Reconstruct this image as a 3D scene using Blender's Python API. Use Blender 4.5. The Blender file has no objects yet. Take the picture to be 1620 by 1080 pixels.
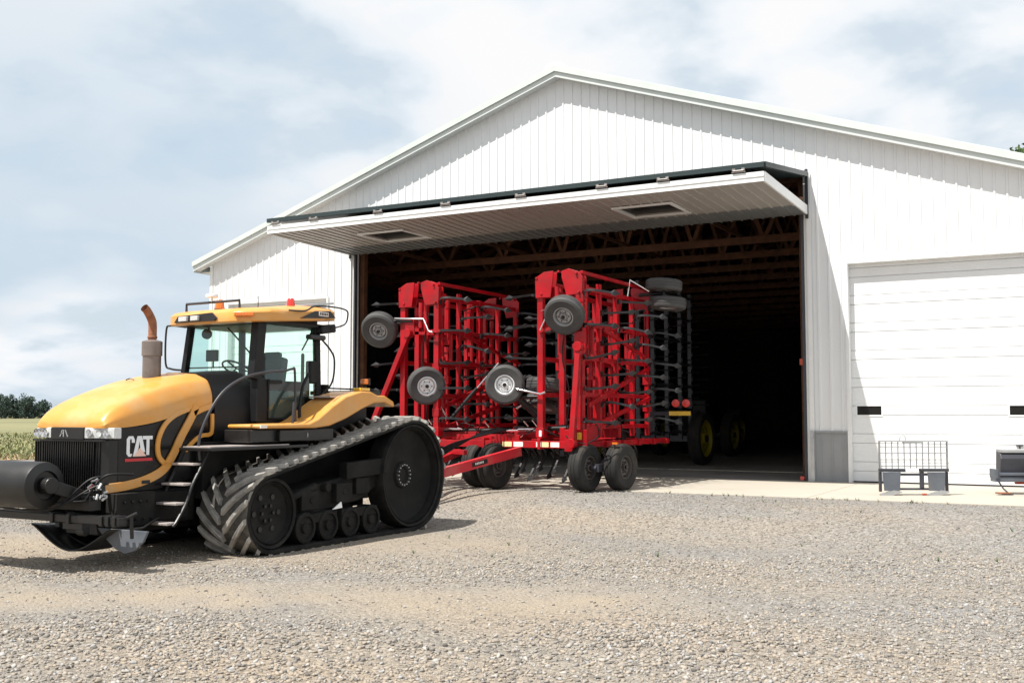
import bpy, bmesh, math, random
import numpy as np
from mathutils import Vector, Matrix, Euler
random.seed(7)
RNG = np.random.default_rng(11)
scene = bpy.context.scene
COL = scene.collection
R = math.radians

# ------------------------------------------------------------------ camera
cam_d = bpy.data.cameras.new("camera"); cam = bpy.data.objects.new("camera", cam_d); COL.objects.link(cam)
cam.location = (11.518, -22.677, 1.4)
cam.rotation_euler = (math.pi/2 + 0.067, 0, 0.509)
cam_d.sensor_width = 36; cam_d.lens = 1700/1620*36
cam_d.clip_start = 0.05; cam_d.clip_end = 6000
scene.camera = cam
# ------------------------------------------------------------------ light
SUN_TO = Vector((-0.46, -1.0, 2.0)).normalized()
SUN_EL = math.asin(SUN_TO.z)
sun_d = bpy.data.lights.new("sun", 'SUN'); sun = bpy.data.objects.new("sun", sun_d); COL.objects.link(sun)
sun_d.energy = 4.3; sun_d.angle = R(0.53); sun_d.color = (1.0, 0.955, 0.88)
sun.rotation_euler = SUN_TO.to_track_quat('Z', 'Y').to_euler(); sun.location = (0, 0, 30)
world = bpy.data.worlds.new("World"); scene.world = world; world.use_nodes = True
def make_world():
    nt = world.node_tree; nt.nodes.clear(); N = nt.nodes.new; L = nt.links.new
    out = N('ShaderNodeOutputWorld'); bg = N('ShaderNodeBackground'); bg.inputs[1].default_value = 0.1
    L(bg.outputs[0], out.inputs[0])
    sky = N('ShaderNodeTexSky'); sky.sky_type = 'NISHITA'; sky.sun_disc = False
    sky.sun_elevation = SUN_EL; sky.sun_rotation = math.atan2(SUN_TO.x, SUN_TO.y)
    sky.air_density = 1.2; sky.dust_density = 2.0
    tc = N('ShaderNodeTexCoord'); sep = N('ShaderNodeSeparateXYZ'); L(tc.outputs['Generated'], sep.inputs[0])
    # clouds on a layer high above: direction / (z + k)
    ad = N('ShaderNodeMath'); ad.operation = 'MAXIMUM'; L(sep.outputs[2], ad.inputs[0]); ad.inputs[1].default_value = 0.0
    ad2 = N('ShaderNodeMath'); ad2.operation = 'ADD'; L(ad.outputs[0], ad2.inputs[0]); ad2.inputs[1].default_value = 0.32
    dv = N('ShaderNodeVectorMath'); dv.operation = 'DIVIDE'; L(tc.outputs['Generated'], dv.inputs[0])
    cb = N('ShaderNodeCombineXYZ')
    for i in range(3): L(ad2.outputs[0], cb.inputs[i])
    L(cb.outputs[0], dv.inputs[1])
    mp = N('ShaderNodeMapping'); mp.inputs['Location'].default_value = (1.7, 0.4, 0); mp.inputs['Scale'].default_value = (1.0, 1.0, 1.6)
    L(dv.outputs[0], mp.inputs[0])
    n1 = N('ShaderNodeTexNoise'); n1.inputs['Scale'].default_value = 3.6; n1.inputs['Detail'].default_value = 7; n1.inputs['Roughness'].default_value = 0.5
    n1.inputs['Distortion'].default_value = 0.15
    L(mp.outputs[0], n1.inputs[0])
    n2 = N('ShaderNodeTexNoise'); n2.inputs['Scale'].default_value = 1.1; n2.inputs['Detail'].default_value = 3
    mp2 = N('ShaderNodeMapping'); mp2.inputs['Location'].default_value = (5.1, 2.4, 1.0); L(dv.outputs[0], mp2.inputs[0]); L(mp2.outputs[0], n2.inputs[0])
    r1 = N('ShaderNodeValToRGB'); L(n1.outputs[0], r1.inputs[0])
    e = r1.color_ramp.elements
    e[0].position = 0.40; e[0].color = (4.0, 4.5, 4.95, 1)
    e[1].position = 0.58; e[1].color = (5.6, 5.6, 5.65, 1)
    m = r1.color_ramp.elements.new(0.5); m.color = (5.15, 5.4, 5.65, 1)
    # heavier grey-blue bank low in the west (towards -x), brighter to the east
    dt = N('ShaderNodeVectorMath'); dt.operation = 'DOT_PRODUCT'; L(tc.outputs['Generated'], dt.inputs[0]); dt.inputs[1].default_value = (-0.80, 0.60, 0.0)
    mr = N('ShaderNodeMapRange'); L(dt.outputs['Value'], mr.inputs[0]); mr.inputs[1].default_value = 0.88; mr.inputs[2].default_value = 1.0
    ml = N('ShaderNodeMath'); ml.operation = 'MULTIPLY'; L(mr.outputs[0], ml.inputs[0])
    r2 = N('ShaderNodeMapRange'); L(n2.outputs[0], r2.inputs[0]); r2.inputs[1].default_value = 0.44; r2.inputs[2].default_value = 0.60
    L(r2.outputs[0], ml.inputs[1])
    mx = N('ShaderNodeMix'); mx.data_type = 'RGBA'; L(ml.outputs[0], mx.inputs[0]); L(r1.outputs[0], mx.inputs[6]); mx.inputs[7].default_value = (3.5, 4.15, 4.75, 1)
    # let a little clear sky through
    r3 = N('ShaderNodeMapRange'); L(n1.outputs[0], r3.inputs[0]); r3.inputs[1].default_value = 0.30; r3.inputs[2].default_value = 0.42; r3.inputs[3].default_value = 0.75; r3.inputs[4].default_value = 1.0
    mx2 = N('ShaderNodeMix'); mx2.data_type = 'RGBA'; L(r3.outputs[0], mx2.inputs[0]); L(sky.outputs[0], mx2.inputs[6]); L(mx.outputs[2], mx2.inputs[7])
    L(mx2.outputs[2], bg.inputs[0])
make_world()
vs = scene.view_settings
vs.view_transform = 'Standard'; vs.look = 'None'; vs.exposure = 0.80; vs.gamma = 1
scene.cycles.max_bounces = 8; scene.cycles.diffuse_bounces = 4

# ------------------------------------------------------------------ materials
def mat(name, col, rough=0.6, metal=0.0, var=0.12, vs_=3.0, bump=0.0, bs=30.0, coat=0.0, spec=0.5, dirt=None, dirt_scale=2.0, dirt_amt=0.4):
    m = bpy.data.materials.new(name); m.use_nodes = True; nt = m.node_tree; N = nt.nodes.new; L = nt.links.new
    b = nt.nodes['Principled BSDF']; b.inputs['Roughness'].default_value = rough; b.inputs['Metallic'].default_value = metal
    b.inputs['Specular IOR Level'].default_value = spec; b.inputs['Coat Weight'].default_value = coat; b.inputs['Coat Roughness'].default_value = 0.08
    tc = N('ShaderNodeTexCoord')
    n = N('ShaderNodeTexNoise'); n.inputs['Scale'].default_value = vs_; n.inputs['Detail'].default_value = 6; L(tc.outputs['Object'], n.inputs[0])
    mr = N('ShaderNodeMapRange'); L(n.outputs[0], mr.inputs[0]); mr.inputs[1].default_value = .3; mr.inputs[2].default_value = .7
    mx = N('ShaderNodeMix'); mx.data_type = 'RGBA'; L(mr.outputs[0], mx.inputs[0])
    mx.inputs[6].default_value = tuple(c*(1-var) for c in col)+(1,); mx.inputs[7].default_value = tuple(min(1, c*(1+var)) for c in col)+(1,)
    o = mx.outputs[2]
    if dirt:
        n2 = N('ShaderNodeTexNoise'); n2.inputs['Scale'].default_value = dirt_scale; n2.inputs['Detail'].default_value = 8; n2.inputs['Roughness'].default_value = .65; L(tc.outputs['Object'], n2.inputs[0])
        m2 = N('ShaderNodeMapRange'); L(n2.outputs[0], m2.inputs[0]); m2.inputs[1].default_value = .45; m2.inputs[2].default_value = .72; m2.inputs[4].default_value = dirt_amt
        mx3 = N('ShaderNodeMix'); mx3.data_type = 'RGBA'; L(m2.outputs[0], mx3.inputs[0]); L(o, mx3.inputs[6]); mx3.inputs[7].default_value = dirt+(1,)
        o = mx3.outputs[2]
        ar = N('ShaderNodeMapRange'); L(m2.outputs[0], ar.inputs[0]); ar.inputs[3].default_value = rough; ar.inputs[4].default_value = min(1, rough+.5); L(ar.outputs[0], b.inputs['Roughness'])
    L(o, b.inputs['Base Color'])
    if bump:
        nb = N('ShaderNodeTexNoise'); nb.inputs['Scale'].default_value = bs; nb.inputs['Detail'].default_value = 5; L(tc.outputs['Object'], nb.inputs[0])
        bp = N('ShaderNodeBump'); bp.inputs['Strength'].default_value = 1; bp.inputs['Distance'].default_value = bump; L(nb.outputs[0], bp.inputs['Height']); L(bp.outputs[0], b.inputs['Normal'])
    return m
M = {}
M['white'] = mat('white_siding', (.73, .745, .76), .42, var=.03, vs_=.6, dirt=(.55, .53, .48), dirt_scale=.5, dirt_amt=.10)
M['trim'] = mat('white_trim', (.76, .77, .77), .4, var=.03)
M['doorwhite'] = mat('overhead_door_white', (.76, .77, .78), .5, var=.02, bump=.002, bs=60)
M['grey'] = mat('grey_wainscot', (.27, .28, .29), .5, var=.04)
M['darktrim'] = mat('dark_green_trim', (.020, .034, .036), .4, var=.1)
M['band'] = mat('shaded_wainscot', (.16, .165, .165), .45, var=.05)  # wainscot grey made darker, shade under the raised leaf put into the colour
M['roofm'] = mat('pale_roof_metal', (.55, .60, .58), .4, var=.05)
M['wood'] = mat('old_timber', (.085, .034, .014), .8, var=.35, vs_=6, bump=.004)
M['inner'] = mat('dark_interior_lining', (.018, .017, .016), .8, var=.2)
M['steel'] = mat('galvanised_steel', (.45, .46, .47), .38, .8, var=.15)
M['chrome'] = mat('chromed_rod', (.75, .75, .76), .15, 1.0, var=.03)
M['black'] = mat('black_paint', (.007, .007, .0075), .38, var=.3, dirt=(.03, .028, .024), dirt_amt=.25)
M['blackgl'] = mat('black_gloss', (.006, .006, .0065), .22, var=.3, spec=.35, dirt=(.04, .036, .032), dirt_amt=.15)
M['cast'] = mat('dusty_black_iron', (.0075, .0075, .0075), .75, spec=.25, var=.3, dirt=(.035, .032, .027), dirt_scale=3, dirt_amt=.45, bump=.002)
M['rubber'] = mat('track_rubber', (.0085, .0085, .0085), .8, spec=.25, var=.3, dirt=(.05, .046, .04), dirt_scale=3, dirt_amt=.45, bump=.003)
M['tread'] = mat('dusty_tread_rubber', (.06, .057, .052), .85, var=.3, spec=.2, dirt=(.20, .18, .15), dirt_scale=4, dirt_amt=.6)
M['rimmud'] = mat('muddy_rim', (.07, .06, .055), .7, var=.3)
M['lug'] = mat('worn_lug_rubber', (.25, .24, .225), .6, var=.3, vs_=8, dirt=(.50, .46, .40), dirt_scale=6, dirt_amt=.7, bump=.004)
M['tyredark'] = mat('muddy_tyre_rubber', (.009, .009, .009), .8, var=.3, dirt=(.10, .075, .05), dirt_scale=4, dirt_amt=.35)
M['tyre'] = mat('grey_tyre_rubber', (.05, .05, .05), .65, var=.2, dirt=(.12, .11, .10), dirt_scale=5, dirt_amt=.35)
M['yellow'] = mat('machine_yellow', (.63, .285, .050), .38, var=.06, coat=.18, dirt=(.52, .40, .24), dirt_scale=1.9, dirt_amt=.5)
M['red'] = mat('implement_red', (.36, .0022, .008), .38, var=.25, coat=.08, spec=.3, dirt=(.12, .018, .016), dirt_scale=5, dirt_amt=.6)
M['tongue'] = mat('dusty_red', (.50, .012, .022), .5, var=.15, dirt=(.35, .20, .17), dirt_scale=2, dirt_amt=.4)
M['shank'] = mat('black_spring_steel', (.022, .022, .023), .45, .3, var=.4)
M['rust'] = mat('rusty_pipe', (.28, .12, .065), .85, .2, var=.35, vs_=12, bump=.003)
M['muffler'] = mat('heat_greyed_muffler', (.23, .20, .185), .45, .7, var=.3, vs_=4, dirt=(.22, .12, .07), dirt_amt=.35)
M['rimwhite'] = mat('silver_rim_paint', (.82, .83, .84), .3, .1, var=.06)
M['rimdull'] = mat('shaded_steel_rim', (.35, .35, .36), .5, .3, var=.15)
M['seat'] = mat('grey_seat_fabric', (.10, .11, .12), .9, var=.2, bump=.003)
M['plastic'] = mat('cab_black_plastic', (.0055, .006, .007), .5, spec=.3, var=.2)
M['step'] = mat('worn_aluminium_tread', (.50, .45, .43), .5, .5, var=.2, bump=.003, bs=80)
M['jdy'] = mat('yellow_wheel_paint', (.30, .24, .01), .4, var=.1)
M['greenp'] = mat('dark_green_paint', (.012, .05, .018), .45, var=.2)
M['sticker'] = mat('warning_sticker', (.80, .70, .35), .5, var=.2, vs_=40)
M['stickerw'] = mat('pale_sticker', (.85, .75, .70), .5, var=.15, vs_=40)
M['logored'] = mat('logo_red', (.55, .03, .04), .4)
M['logowhite'] = mat('logo_white', (.82, .84, .85), .4, var=.02)
M['logopeach'] = mat('logo_triangle', (.85, .58, .48), .4, var=.02)
M['skidgrey'] = mat('blue_grey_paint', (.085, .10, .125), .5, var=.15, dirt=(.22, .2, .18), dirt_amt=.3)
M['charcoal'] = mat('charcoal_paint', (.035, .036, .045), .45, var=.2)
M['redrust'] = mat('orange_red_part', (.45, .07, .03), .6, var=.3)
def lens(name, col, em=0.0):
    m = bpy.data.materials.new(name); m.use_nodes = True; b = m.node_tree.nodes['Principled BSDF']
    b.inputs['Base Color'].default_value = col+(1,); b.inputs['Roughness'].default_value = .12; b.inputs['Coat Weight'].default_value = .6
    b.inputs['Transmission Weight'].default_value = .25
    tc = m.node_tree.nodes.new('ShaderNodeTexCoord'); w = m.node_tree.nodes.new('ShaderNodeTexWave'); w.inputs['Scale'].default_value = 18
    bp = m.node_tree.nodes.new('ShaderNodeBump'); bp.inputs['Distance'].default_value = .004
    m.node_tree.links.new(tc.outputs['Object'], w.inputs[0]); m.node_tree.links.new(w.outputs[0], bp.inputs['Height']); m.node_tree.links.new(bp.outputs[0], b.inputs['Normal'])
    return m
M['amber'] = lens('amber_lens', (.85, .22, .02)); M['redl'] = lens('red_lens', (.80, .04, .03)); M['clear'] = lens('headlight_lens', (.80, .82, .82))
M['ambery'] = lens('yellow_reflector', (.90, .55, .02))
def glass():
    m = bpy.data.materials.new('tinted_cab_glass'); m.use_nodes = True; nt = m.node_tree; nt.nodes.clear(); N = nt.nodes.new; L = nt.links.new
    out = N('ShaderNodeOutputMaterial'); tr = N('ShaderNodeBsdfTransparent'); tr.inputs[0].default_value = (.80, .97, .92, 1)
    gl = N('ShaderNodeBsdfGlossy'); gl.inputs['Roughness'].default_value = .02; gl.inputs[0].default_value = (.9, 1, .97, 1)
    lw = N('ShaderNodeLayerWeight'); lw.inputs[0].default_value = .5; pw = N('ShaderNodeMath'); pw.operation = 'POWER'; L(lw.outputs['Facing'], pw.inputs[0]); pw.inputs[1].default_value = 4
    fr = N('ShaderNodeMapRange'); L(pw.outputs[0], fr.inputs[0]); fr.inputs[3].default_value = .05; fr.inputs[4].default_value = .9
    mx = N('ShaderNodeMixShader'); L(fr.outputs[0], mx.inputs[0]); L(tr.outputs[0], mx.inputs[1]); L(gl.outputs[0], mx.inputs[2]); L(mx.outputs[0], out.inputs[0])
    return m
M['glass'] = glass()
M['cabdark'] = mat('dark_cab_backing', (.035, .042, .048), .3, var=.35, vs_=5)
M['leafskin'] = mat('shade_toned_siding', (.37, .345, .32), .45, var=.04, vs_=.6)  # leaf siding darkened to carry the shade of its underside
M['trimgrey'] = mat('pale_grey_green_trim', (.58, .62, .61), .4, var=.03)
M['hingegrey'] = mat('zinc_hinge', (.26, .24, .23), .5, .3, var=.15)
M['darkglass'] = mat('dark_window_pane', (.012, .011, .010), .35, spec=.2, var=.1)

# ------------------------------------------------------------------ mesh helper
def V(*a): return Vector(a[0]) if len(a) == 1 else Vector(a)
class MB:
    def __init__(s): s.v = []; s.f = []; s.m = []
    def add(s, vs, fs, mi=0):
        o = len(s.v); s.v += [Vector(v) for v in vs]; s.f += [tuple(i+o for i in f) for f in fs]; s.m += [mi]*len(fs); return s
    def box(s, c, sz, rot=None, mi=0):
        c = V(c); h = [x/2 for x in sz]; vs = [Vector((sx*h[0], sy*h[1], sz_*h[2])) for sx in (-1, 1) for sy in (-1, 1) for sz_ in (-1, 1)]
        if rot is not None:
            Rm = rot if isinstance(rot, Matrix) else Euler(rot).to_matrix()
            vs = [Rm @ v for v in vs]
        return s.add([v+c for v in vs], [(0, 1, 3, 2), (4, 6, 7, 5), (0, 4, 5, 1), (2, 3, 7, 6), (0, 2, 6, 4), (1, 5, 7, 3)], mi)
    def box2(s, a, b, mi=0):
        return s.box([(a[i]+b[i])/2 for i in range(3)], [abs(a[i]-b[i]) for i in range(3)], None, mi)
    def beam(s, p, q, w, h, up=(0, 0, 1), mi=0):
        p = V(p); q = V(q); d = (q-p); L = d.length; d.normalize(); up = V(up)
        if abs(d.dot(up)) > .98: up = Vector((0, 1, 0))
        sd = d.cross(up).normalized(); u = sd.cross(d)
        Rm = Matrix((d, sd, u)).transposed()
        return s.box((p+q)/2, (L, w, h), Rm, mi)
    def tube(s, pts, r, n=8, mi=0, caps=True):
        pts = [V(p) for p in pts]; N = len(pts); o = len(s.v); prev = None
        for i, p in enumerate(pts):
            d = (pts[min(i+1, N-1)]-pts[max(i-1, 0)]).normalized()
            if prev is None:
                a = Vector((0, 0, 1)) if abs(d.z) < .9 else Vector((1, 0, 0)); x = d.cross(a).normalized()
            else: x = (prev-d*prev.dot(d)).normalized()
            prev = x; y = d.cross(x); rr = r[i] if isinstance(r, (list, tuple)) else r
            for k in range(n):
                t = 2*math.pi*k/n; s.v.append(p+x*math.cos(t)*rr+y*math.sin(t)*rr)
        for i in range(N-1):
            for k in range(n):
                a = o+i*n+k; b = o+i*n+(k+1) % n; s.f.append((a, b, b+n, a+n)); s.m.append(mi)
        if caps:
            s.f.append(tuple(o+k for k in range(n))[::-1]); s.f.append(tuple(o+(N-1)*n+k for k in range(n))); s.m += [mi, mi]
        return s
    def lathe(s, prof, c, axis, n=32, mi=0, caps=False):
        c = V(c); ax = V(axis).normalized(); a = Vector((0, 0, 1)) if abs(ax.z) < .9 else Vector((1, 0, 0)); x = ax.cross(a).normalized(); y = ax.cross(x); o = len(s.v)
        for r, h in prof:
            for k in range(n):
                t = 2*math.pi*k/n; s.v.append(c+ax*h+(x*math.cos(t)+y*math.sin(t))*r)
        for i in range(len(prof)-1):
            for k in range(n):
                A = o+i*n+k; B = o+i*n+(k+1) % n; s.f.append((A, B, B+n, A+n)); s.m.append(mi)
        if caps:
            s.f.append(tuple(o+k for k in range(n))[::-1]); s.f.append(tuple(o+(len(prof)-1)*n+k for k in range(n))); s.m += [mi, mi]
        return s
    def cyl(s, p, q, r, n=16, mi=0):
        p = V(p); q = V(q); return s.lathe([(r, 0), (r, (q-p).length)], p, q-p, n, mi, True)
    def prism(s, poly, fn, d0, d1, mi=0):
        # poly: list (a,b); fn(a,b,d)->xyz
        n = len(poly); o = len(s.v)
        s.v += [V(fn(a, b, d0)) for a, b in poly]+[V(fn(a, b, d1)) for a, b in poly]
        s.f.append(tuple(range(o, o+n))[::-1]); s.f.append(tuple(range(o+n, o+2*n))); s.m += [mi, mi]
        for i in range(n):
            j = (i+1) % n; s.f.append((o+i, o+j, o+n+j, o+n+i)); s.m.append(mi)
        return s
    def build(s, name, mats, parent=None, local=False, smooth=None, bevel=0, loc=None):
        me = bpy.data.meshes.new(name); off = Vector((0, 0, 0))
        if parent is not None and not local: off = origin(parent)
        if loc is not None: off = off+V(loc)
        me.from_pydata([tuple(v-off) if not local else tuple(v) for v in s.v], [], s.f)
        if not isinstance(mats, (list, tuple)): mats = [mats]
        for m in mats: me.materials.append(m if not isinstance(m, str) else M[m])
        me.polygons.foreach_set('material_index', s.m)
        bm = bmesh.new(); bm.from_mesh(me); bmesh.ops.recalc_face_normals(bm, faces=bm.faces); bm.to_mesh(me); bm.free()
        o = bpy.data.objects.new(name, me); COL.objects.link(o)
        if loc is not None: o.location = loc
        if parent is not None: o.parent = parent
        if smooth is not None:
            me.polygons.foreach_set('use_smooth', [True]*len(me.polygons)); me.set_sharp_from_angle(angle=R(smooth))
        if bevel:
            b = o.modifiers.new('bevel', 'BEVEL'); b.width = bevel; b.segments = 2; b.limit_method = 'ANGLE'; b.angle_limit = R(50)
        return o
def origin(o):
    p = Vector(o.location); q = o.parent
    while q: p += q.location; q = q.parent
    return p
def tag(o, label=None, cat=None, group=None, kind=None):
    for k, v in (('label', label), ('category', cat), ('group', group), ('kind', kind)):
        if v: o[k] = v
    return o
def thing(name, label, cat, loc=(0, 0, 0), rz=0, group=None):
    o = bpy.data.objects.new(name, None); COL.objects.link(o); o.location = loc; o.rotation_euler = (0, 0, rz); o.empty_display_size = .3
    return tag(o, label, cat, group)
def pieces(name, m, parent, calls, **kw):
    """one object per call: each entry is a function that fills an empty MB"""
    for fn in calls:
        b = MB(); fn(b); b.build(name, m, parent, **kw)
def copy_tree(o, parent=None):
    c = o.copy(); COL.objects.link(c); c.parent = parent
    for ch in [x for x in bpy.data.objects if x.parent == o]: copy_tree(ch, c)
    return c
def arc(c, r, a0, a1, n, fn):
    return [fn(c[0]+r*math.cos(R(a0+(a1-a0)*i/n)), c[1]+r*math.sin(R(a0+(a1-a0)*i/n))) for i in range(n+1)]
def smooth_path(pts, n=6):
    P = [V(p) for p in pts]; out = []
    for i in range(len(P)-1):
        p0 = P[max(i-1, 0)]; p1 = P[i]; p2 = P[i+1]; p3 = P[min(i+2, len(P)-1)]
        for k in range(n):
            t = k/n; out.append(.5*((2*p1)+(p2-p0)*t+(2*p0-5*p1+4*p2-p3)*t*t+(3*p1-p0-3*p2+p3)*t**3))
    out.append(P[-1]); return out

exec_sections = []
# ================================================================== GROUND
def sstep(x, a, b):
    t = np.clip((x-a)/(b-a), 0, 1); return t*t*(3-2*t)
def hnoise(x, y):
    return (np.sin(x*1.3+.7*np.sin(y*.9))*np.cos(y*1.1+.5*np.sin(x*.7))*.5+np.sin(x*2.9+y*1.7)*np.sin(y*3.3-x*.9)*.25)
E1 = (0.874, 0.486)          # direction the graded rows of gravel run in
def rowcoord(x, y):          # distance across the rows, metres
    return (x-11.518)*(-E1[1])+(y+22.677)*E1[0], (x-11.518)*E1[0]+(y+22.677)*E1[1]
def gheight(x, y):
    z = -0.33+0.31*sstep(y, -8.9, -5.6)*(sstep(x, -22, -14)*(1-sstep(x, 18, 26))*(1-sstep(y, 38, 45)))
    t, s = rowcoord(x, y)
    near = np.exp(-((x-9)**2+(y+15)**2)/500.)
    z = z+near*.018*hnoise(x, y)*sstep(-y, 5.0, 7.5)
    z = z+.030*(.6+.8*hnoise(x*1.9, y*2.3))*np.exp(-((t-12.1-.05*s-.25*np.sin(s*.9))/.6)**2)*sstep(s, -3, 0)*(1-sstep(s, 5, 7))
    z = z+.045*(.7+.6*hnoise(x*1.5, y*1.7))*np.exp(-((t-8.4+.03*s)/.5)**2)*(1-sstep(s, 1, 5))
    return z
def build_ground():
    def axis(lo, hi, st, far):
        c = list(np.arange(lo, hi+1e-6, st)); d = st; a = lo
        left = []
        while a > -far: d *= 1.35; a -= d; left.append(a)
        d = st; b = hi; right = []
        while b < far: d *= 1.35; b += d; right.append(b)
        return np.array(left[::-1]+c+right)
    X = axis(-12, 20, .16, 3500); Y = axis(-20, -2, .16, 3500)
    gx, gy = np.meshgrid(X, Y); z = gheight(gx, gy)
    z = np.where((gy > -4.3) & (gx > -30) & (gx < 30), np.minimum(z, -.06), z)
    nx = len(X); ny = len(Y)
    vs_ = np.stack([gx, gy, z], -1).reshape(-1, 3)
    i = np.arange(nx-1)[None]+np.arange(ny-1)[:, None]*nx; i = i.reshape(-1)
    fs = np.stack([i, i+1, i+1+nx, i+nx], -1)
    me = bpy.data.meshes.new('ground'); me.from_pydata(vs_.tolist(), [], fs.tolist()); me.polygons.foreach_set('use_smooth', [True]*len(me.polygons))
    o = bpy.data.objects.new('ground', me); COL.objects.link(o); tag(o, kind='structure')
    tt, ss = rowcoord(gx, gy)
    sa = np.exp(-((tt-10.2)/.85)**2)*(1-sstep(ss, 0.2, 3.0))+.7*np.exp(-((tt-14.8)/1.4)**2)*(1-sstep(ss, -1, 3))+.35*np.exp(-((tt-6.9)/.4)**2)*sstep(ss, -2, 1)
    sa = np.clip(sa*(.70+.6*hnoise(gx*1.7, gy*1.9)+.3*hnoise(gx*4.1, gy*4.7)), 0, 1)
    gr_ = np.clip(sstep(ss, -1, 6)*(.6+.6*hnoise(gx*.8+2, gy*.9)), 0, 1)*.8; ag_ = me.attributes.new('greyness', 'FLOAT', 'POINT'); ag_.data.foreach_set('value', gr_.ravel().astype(np.float32))
    at_ = me.attributes.new('sandy', 'FLOAT', 'POINT'); at_.data.foreach_set('value', sa.ravel().astype(np.float32))
    m = bpy.data.materials.new('gravel_yard'); m.use_nodes = True; nt = m.node_tree; N = nt.nodes.new; L = nt.links.new; b = nt.nodes['Principled BSDF']; b.inputs['Roughness'].default_value = .95; b.inputs['Specular IOR Level'].default_value = .2
    tc = N('ShaderNodeTexCoord')
    big = N('ShaderNodeTexNoise'); big.inputs['Scale'].default_value = .35; big.inputs['Detail'].default_value = 5
    mp = N('ShaderNodeMapping'); mp.inputs['Rotation'].default_value = (0, 0, -.507); mp.inputs['Scale'].default_value = (.45, 1.3, 1); L(tc.outputs['Object'], mp.inputs[0]); L(mp.outputs[0], big.inputs[0])
    r = N('ShaderNodeValToRGB'); L(big.outputs[0], r.inputs[0]); e = r.color_ramp.elements
    e[0].position = .36; e[0].color = (.262, .250, .236, 1); e[1].position = .62; e[1].color = (.34, .285, .225, 1)
    k = r.color_ramp.elements.new(.48); k.color = (.300, .272, .236, 1)
    vo = N('ShaderNodeTexVoronoi'); vo.inputs['Scale'].default_value = 34; L(tc.outputs['Object'], vo.inputs[0])
    hs = N('ShaderNodeSeparateColor'); L(vo.outputs['Color'], hs.inputs[0])
    mr = N('ShaderNodeMapRange'); L(hs.outputs[0], mr.inputs[0]); mr.inputs[3].default_value = .62; mr.inputs[4].default_value = 1.28
    fine = N('ShaderNodeTexNoise'); fine.inputs['Scale'].default_value = 120; fine.inputs['Detail'].default_value = 4; L(tc.outputs['Object'], fine.inputs[0])
    mf = N('ShaderNodeMapRange'); L(fine.outputs[0], mf.inputs[0]); mf.inputs[1].default_value = .3; mf.inputs[2].default_value = .7; mf.inputs[3].default_value = .82; mf.inputs[4].default_value = 1.15
    mm = N('ShaderNodeMath'); mm.operation = 'MULTIPLY'; L(mr.outputs[0], mm.inputs[0]); L(mf.outputs[0], mm.inputs[1])
    sc = N('ShaderNodeVectorMath'); sc.operation = 'SCALE'; L(r.outputs[0], sc.inputs[0]); L(mm.outputs[0], sc.inputs['Scale'])
    an = N('ShaderNodeAttribute'); an.attribute_name = 'sandy'
    sm = N('ShaderNodeMix'); sm.data_type = 'RGBA'; L(an.outputs['Fac'], sm.inputs[0])
    ag = N('ShaderNodeAttribute'); ag.attribute_name = 'greyness'; s3 = N('ShaderNodeVectorMath'); s3.operation = 'SCALE'; s3.inputs[0].default_value = (.275, .27, .265); L(mm.outputs[0], s3.inputs['Scale']); gm = N('ShaderNodeMix'); gm.data_type = 'RGBA'; L(ag.outputs['Fac'], gm.inputs[0]); L(sc.outputs[0], gm.inputs[6]); L(s3.outputs[0], gm.inputs[7]); L(gm.outputs[2], sm.inputs[6])
    s2 = N('ShaderNodeVectorMath'); s2.operation = 'SCALE'; s2.inputs[0].default_value = (.375, .315, .245); L(mf.outputs[0], s2.inputs['Scale']); L(s2.outputs[0], sm.inputs[7])
    L(sm.outputs[2], b.inputs['Base Color'])
    vd = N('ShaderNodeMath'); vd.operation = 'MULTIPLY_ADD'; L(vo.outputs['Distance'], vd.inputs[0]); vd.inputs[1].default_value = -1; L(fine.outputs[0], vd.inputs[2])
    bp = N('ShaderNodeBump'); bp.inputs['Distance'].default_value = .018; L(vd.outputs[0], bp.inputs['Height']); L(bp.outputs[0], b.inputs['Normal'])
    me.materials.append(m)
    # crop field beyond the yard
    f = MB(); x0, y0 = -26., 8.
    f.add([(-3400, -60, -.315), (-30, -60, -.315), (-27, -5, -.315), (-22, 12, -.315), (-20, 50, -.315), (40, 60, -.315), (2500, 60, -.315), (2500, 3400, -.315), (-3400, 3400, -.315)], [tuple(range(9))])
    fm = mat('dry_field', (.185, .17, .085), .95, var=.35, vs_=.02, bump=.05, bs=4, dirt=(.12, .14, .055), dirt_scale=.05, dirt_amt=.9)
    fo = f.build('grass_field', fm); tag(fo, kind='structure')
    s = MB(); s.add([(-34, -40, -.31), (-29, -40, -.31), (-26.5, -5, -.31), (-22, 12, -.31), (-20.5, 40, -.31), (-24, 40, -.31), (-27, 12, -.31), (-31, -5, -.31)], [tuple(range(8))])
    so = s.build('dirt_verge', mat('red_brown_soil', (.36, .22, .13), .95, var=.3, vs_=.6, bump=.04, bs=8)); tag(so, kind='structure')
build_ground()

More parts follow.
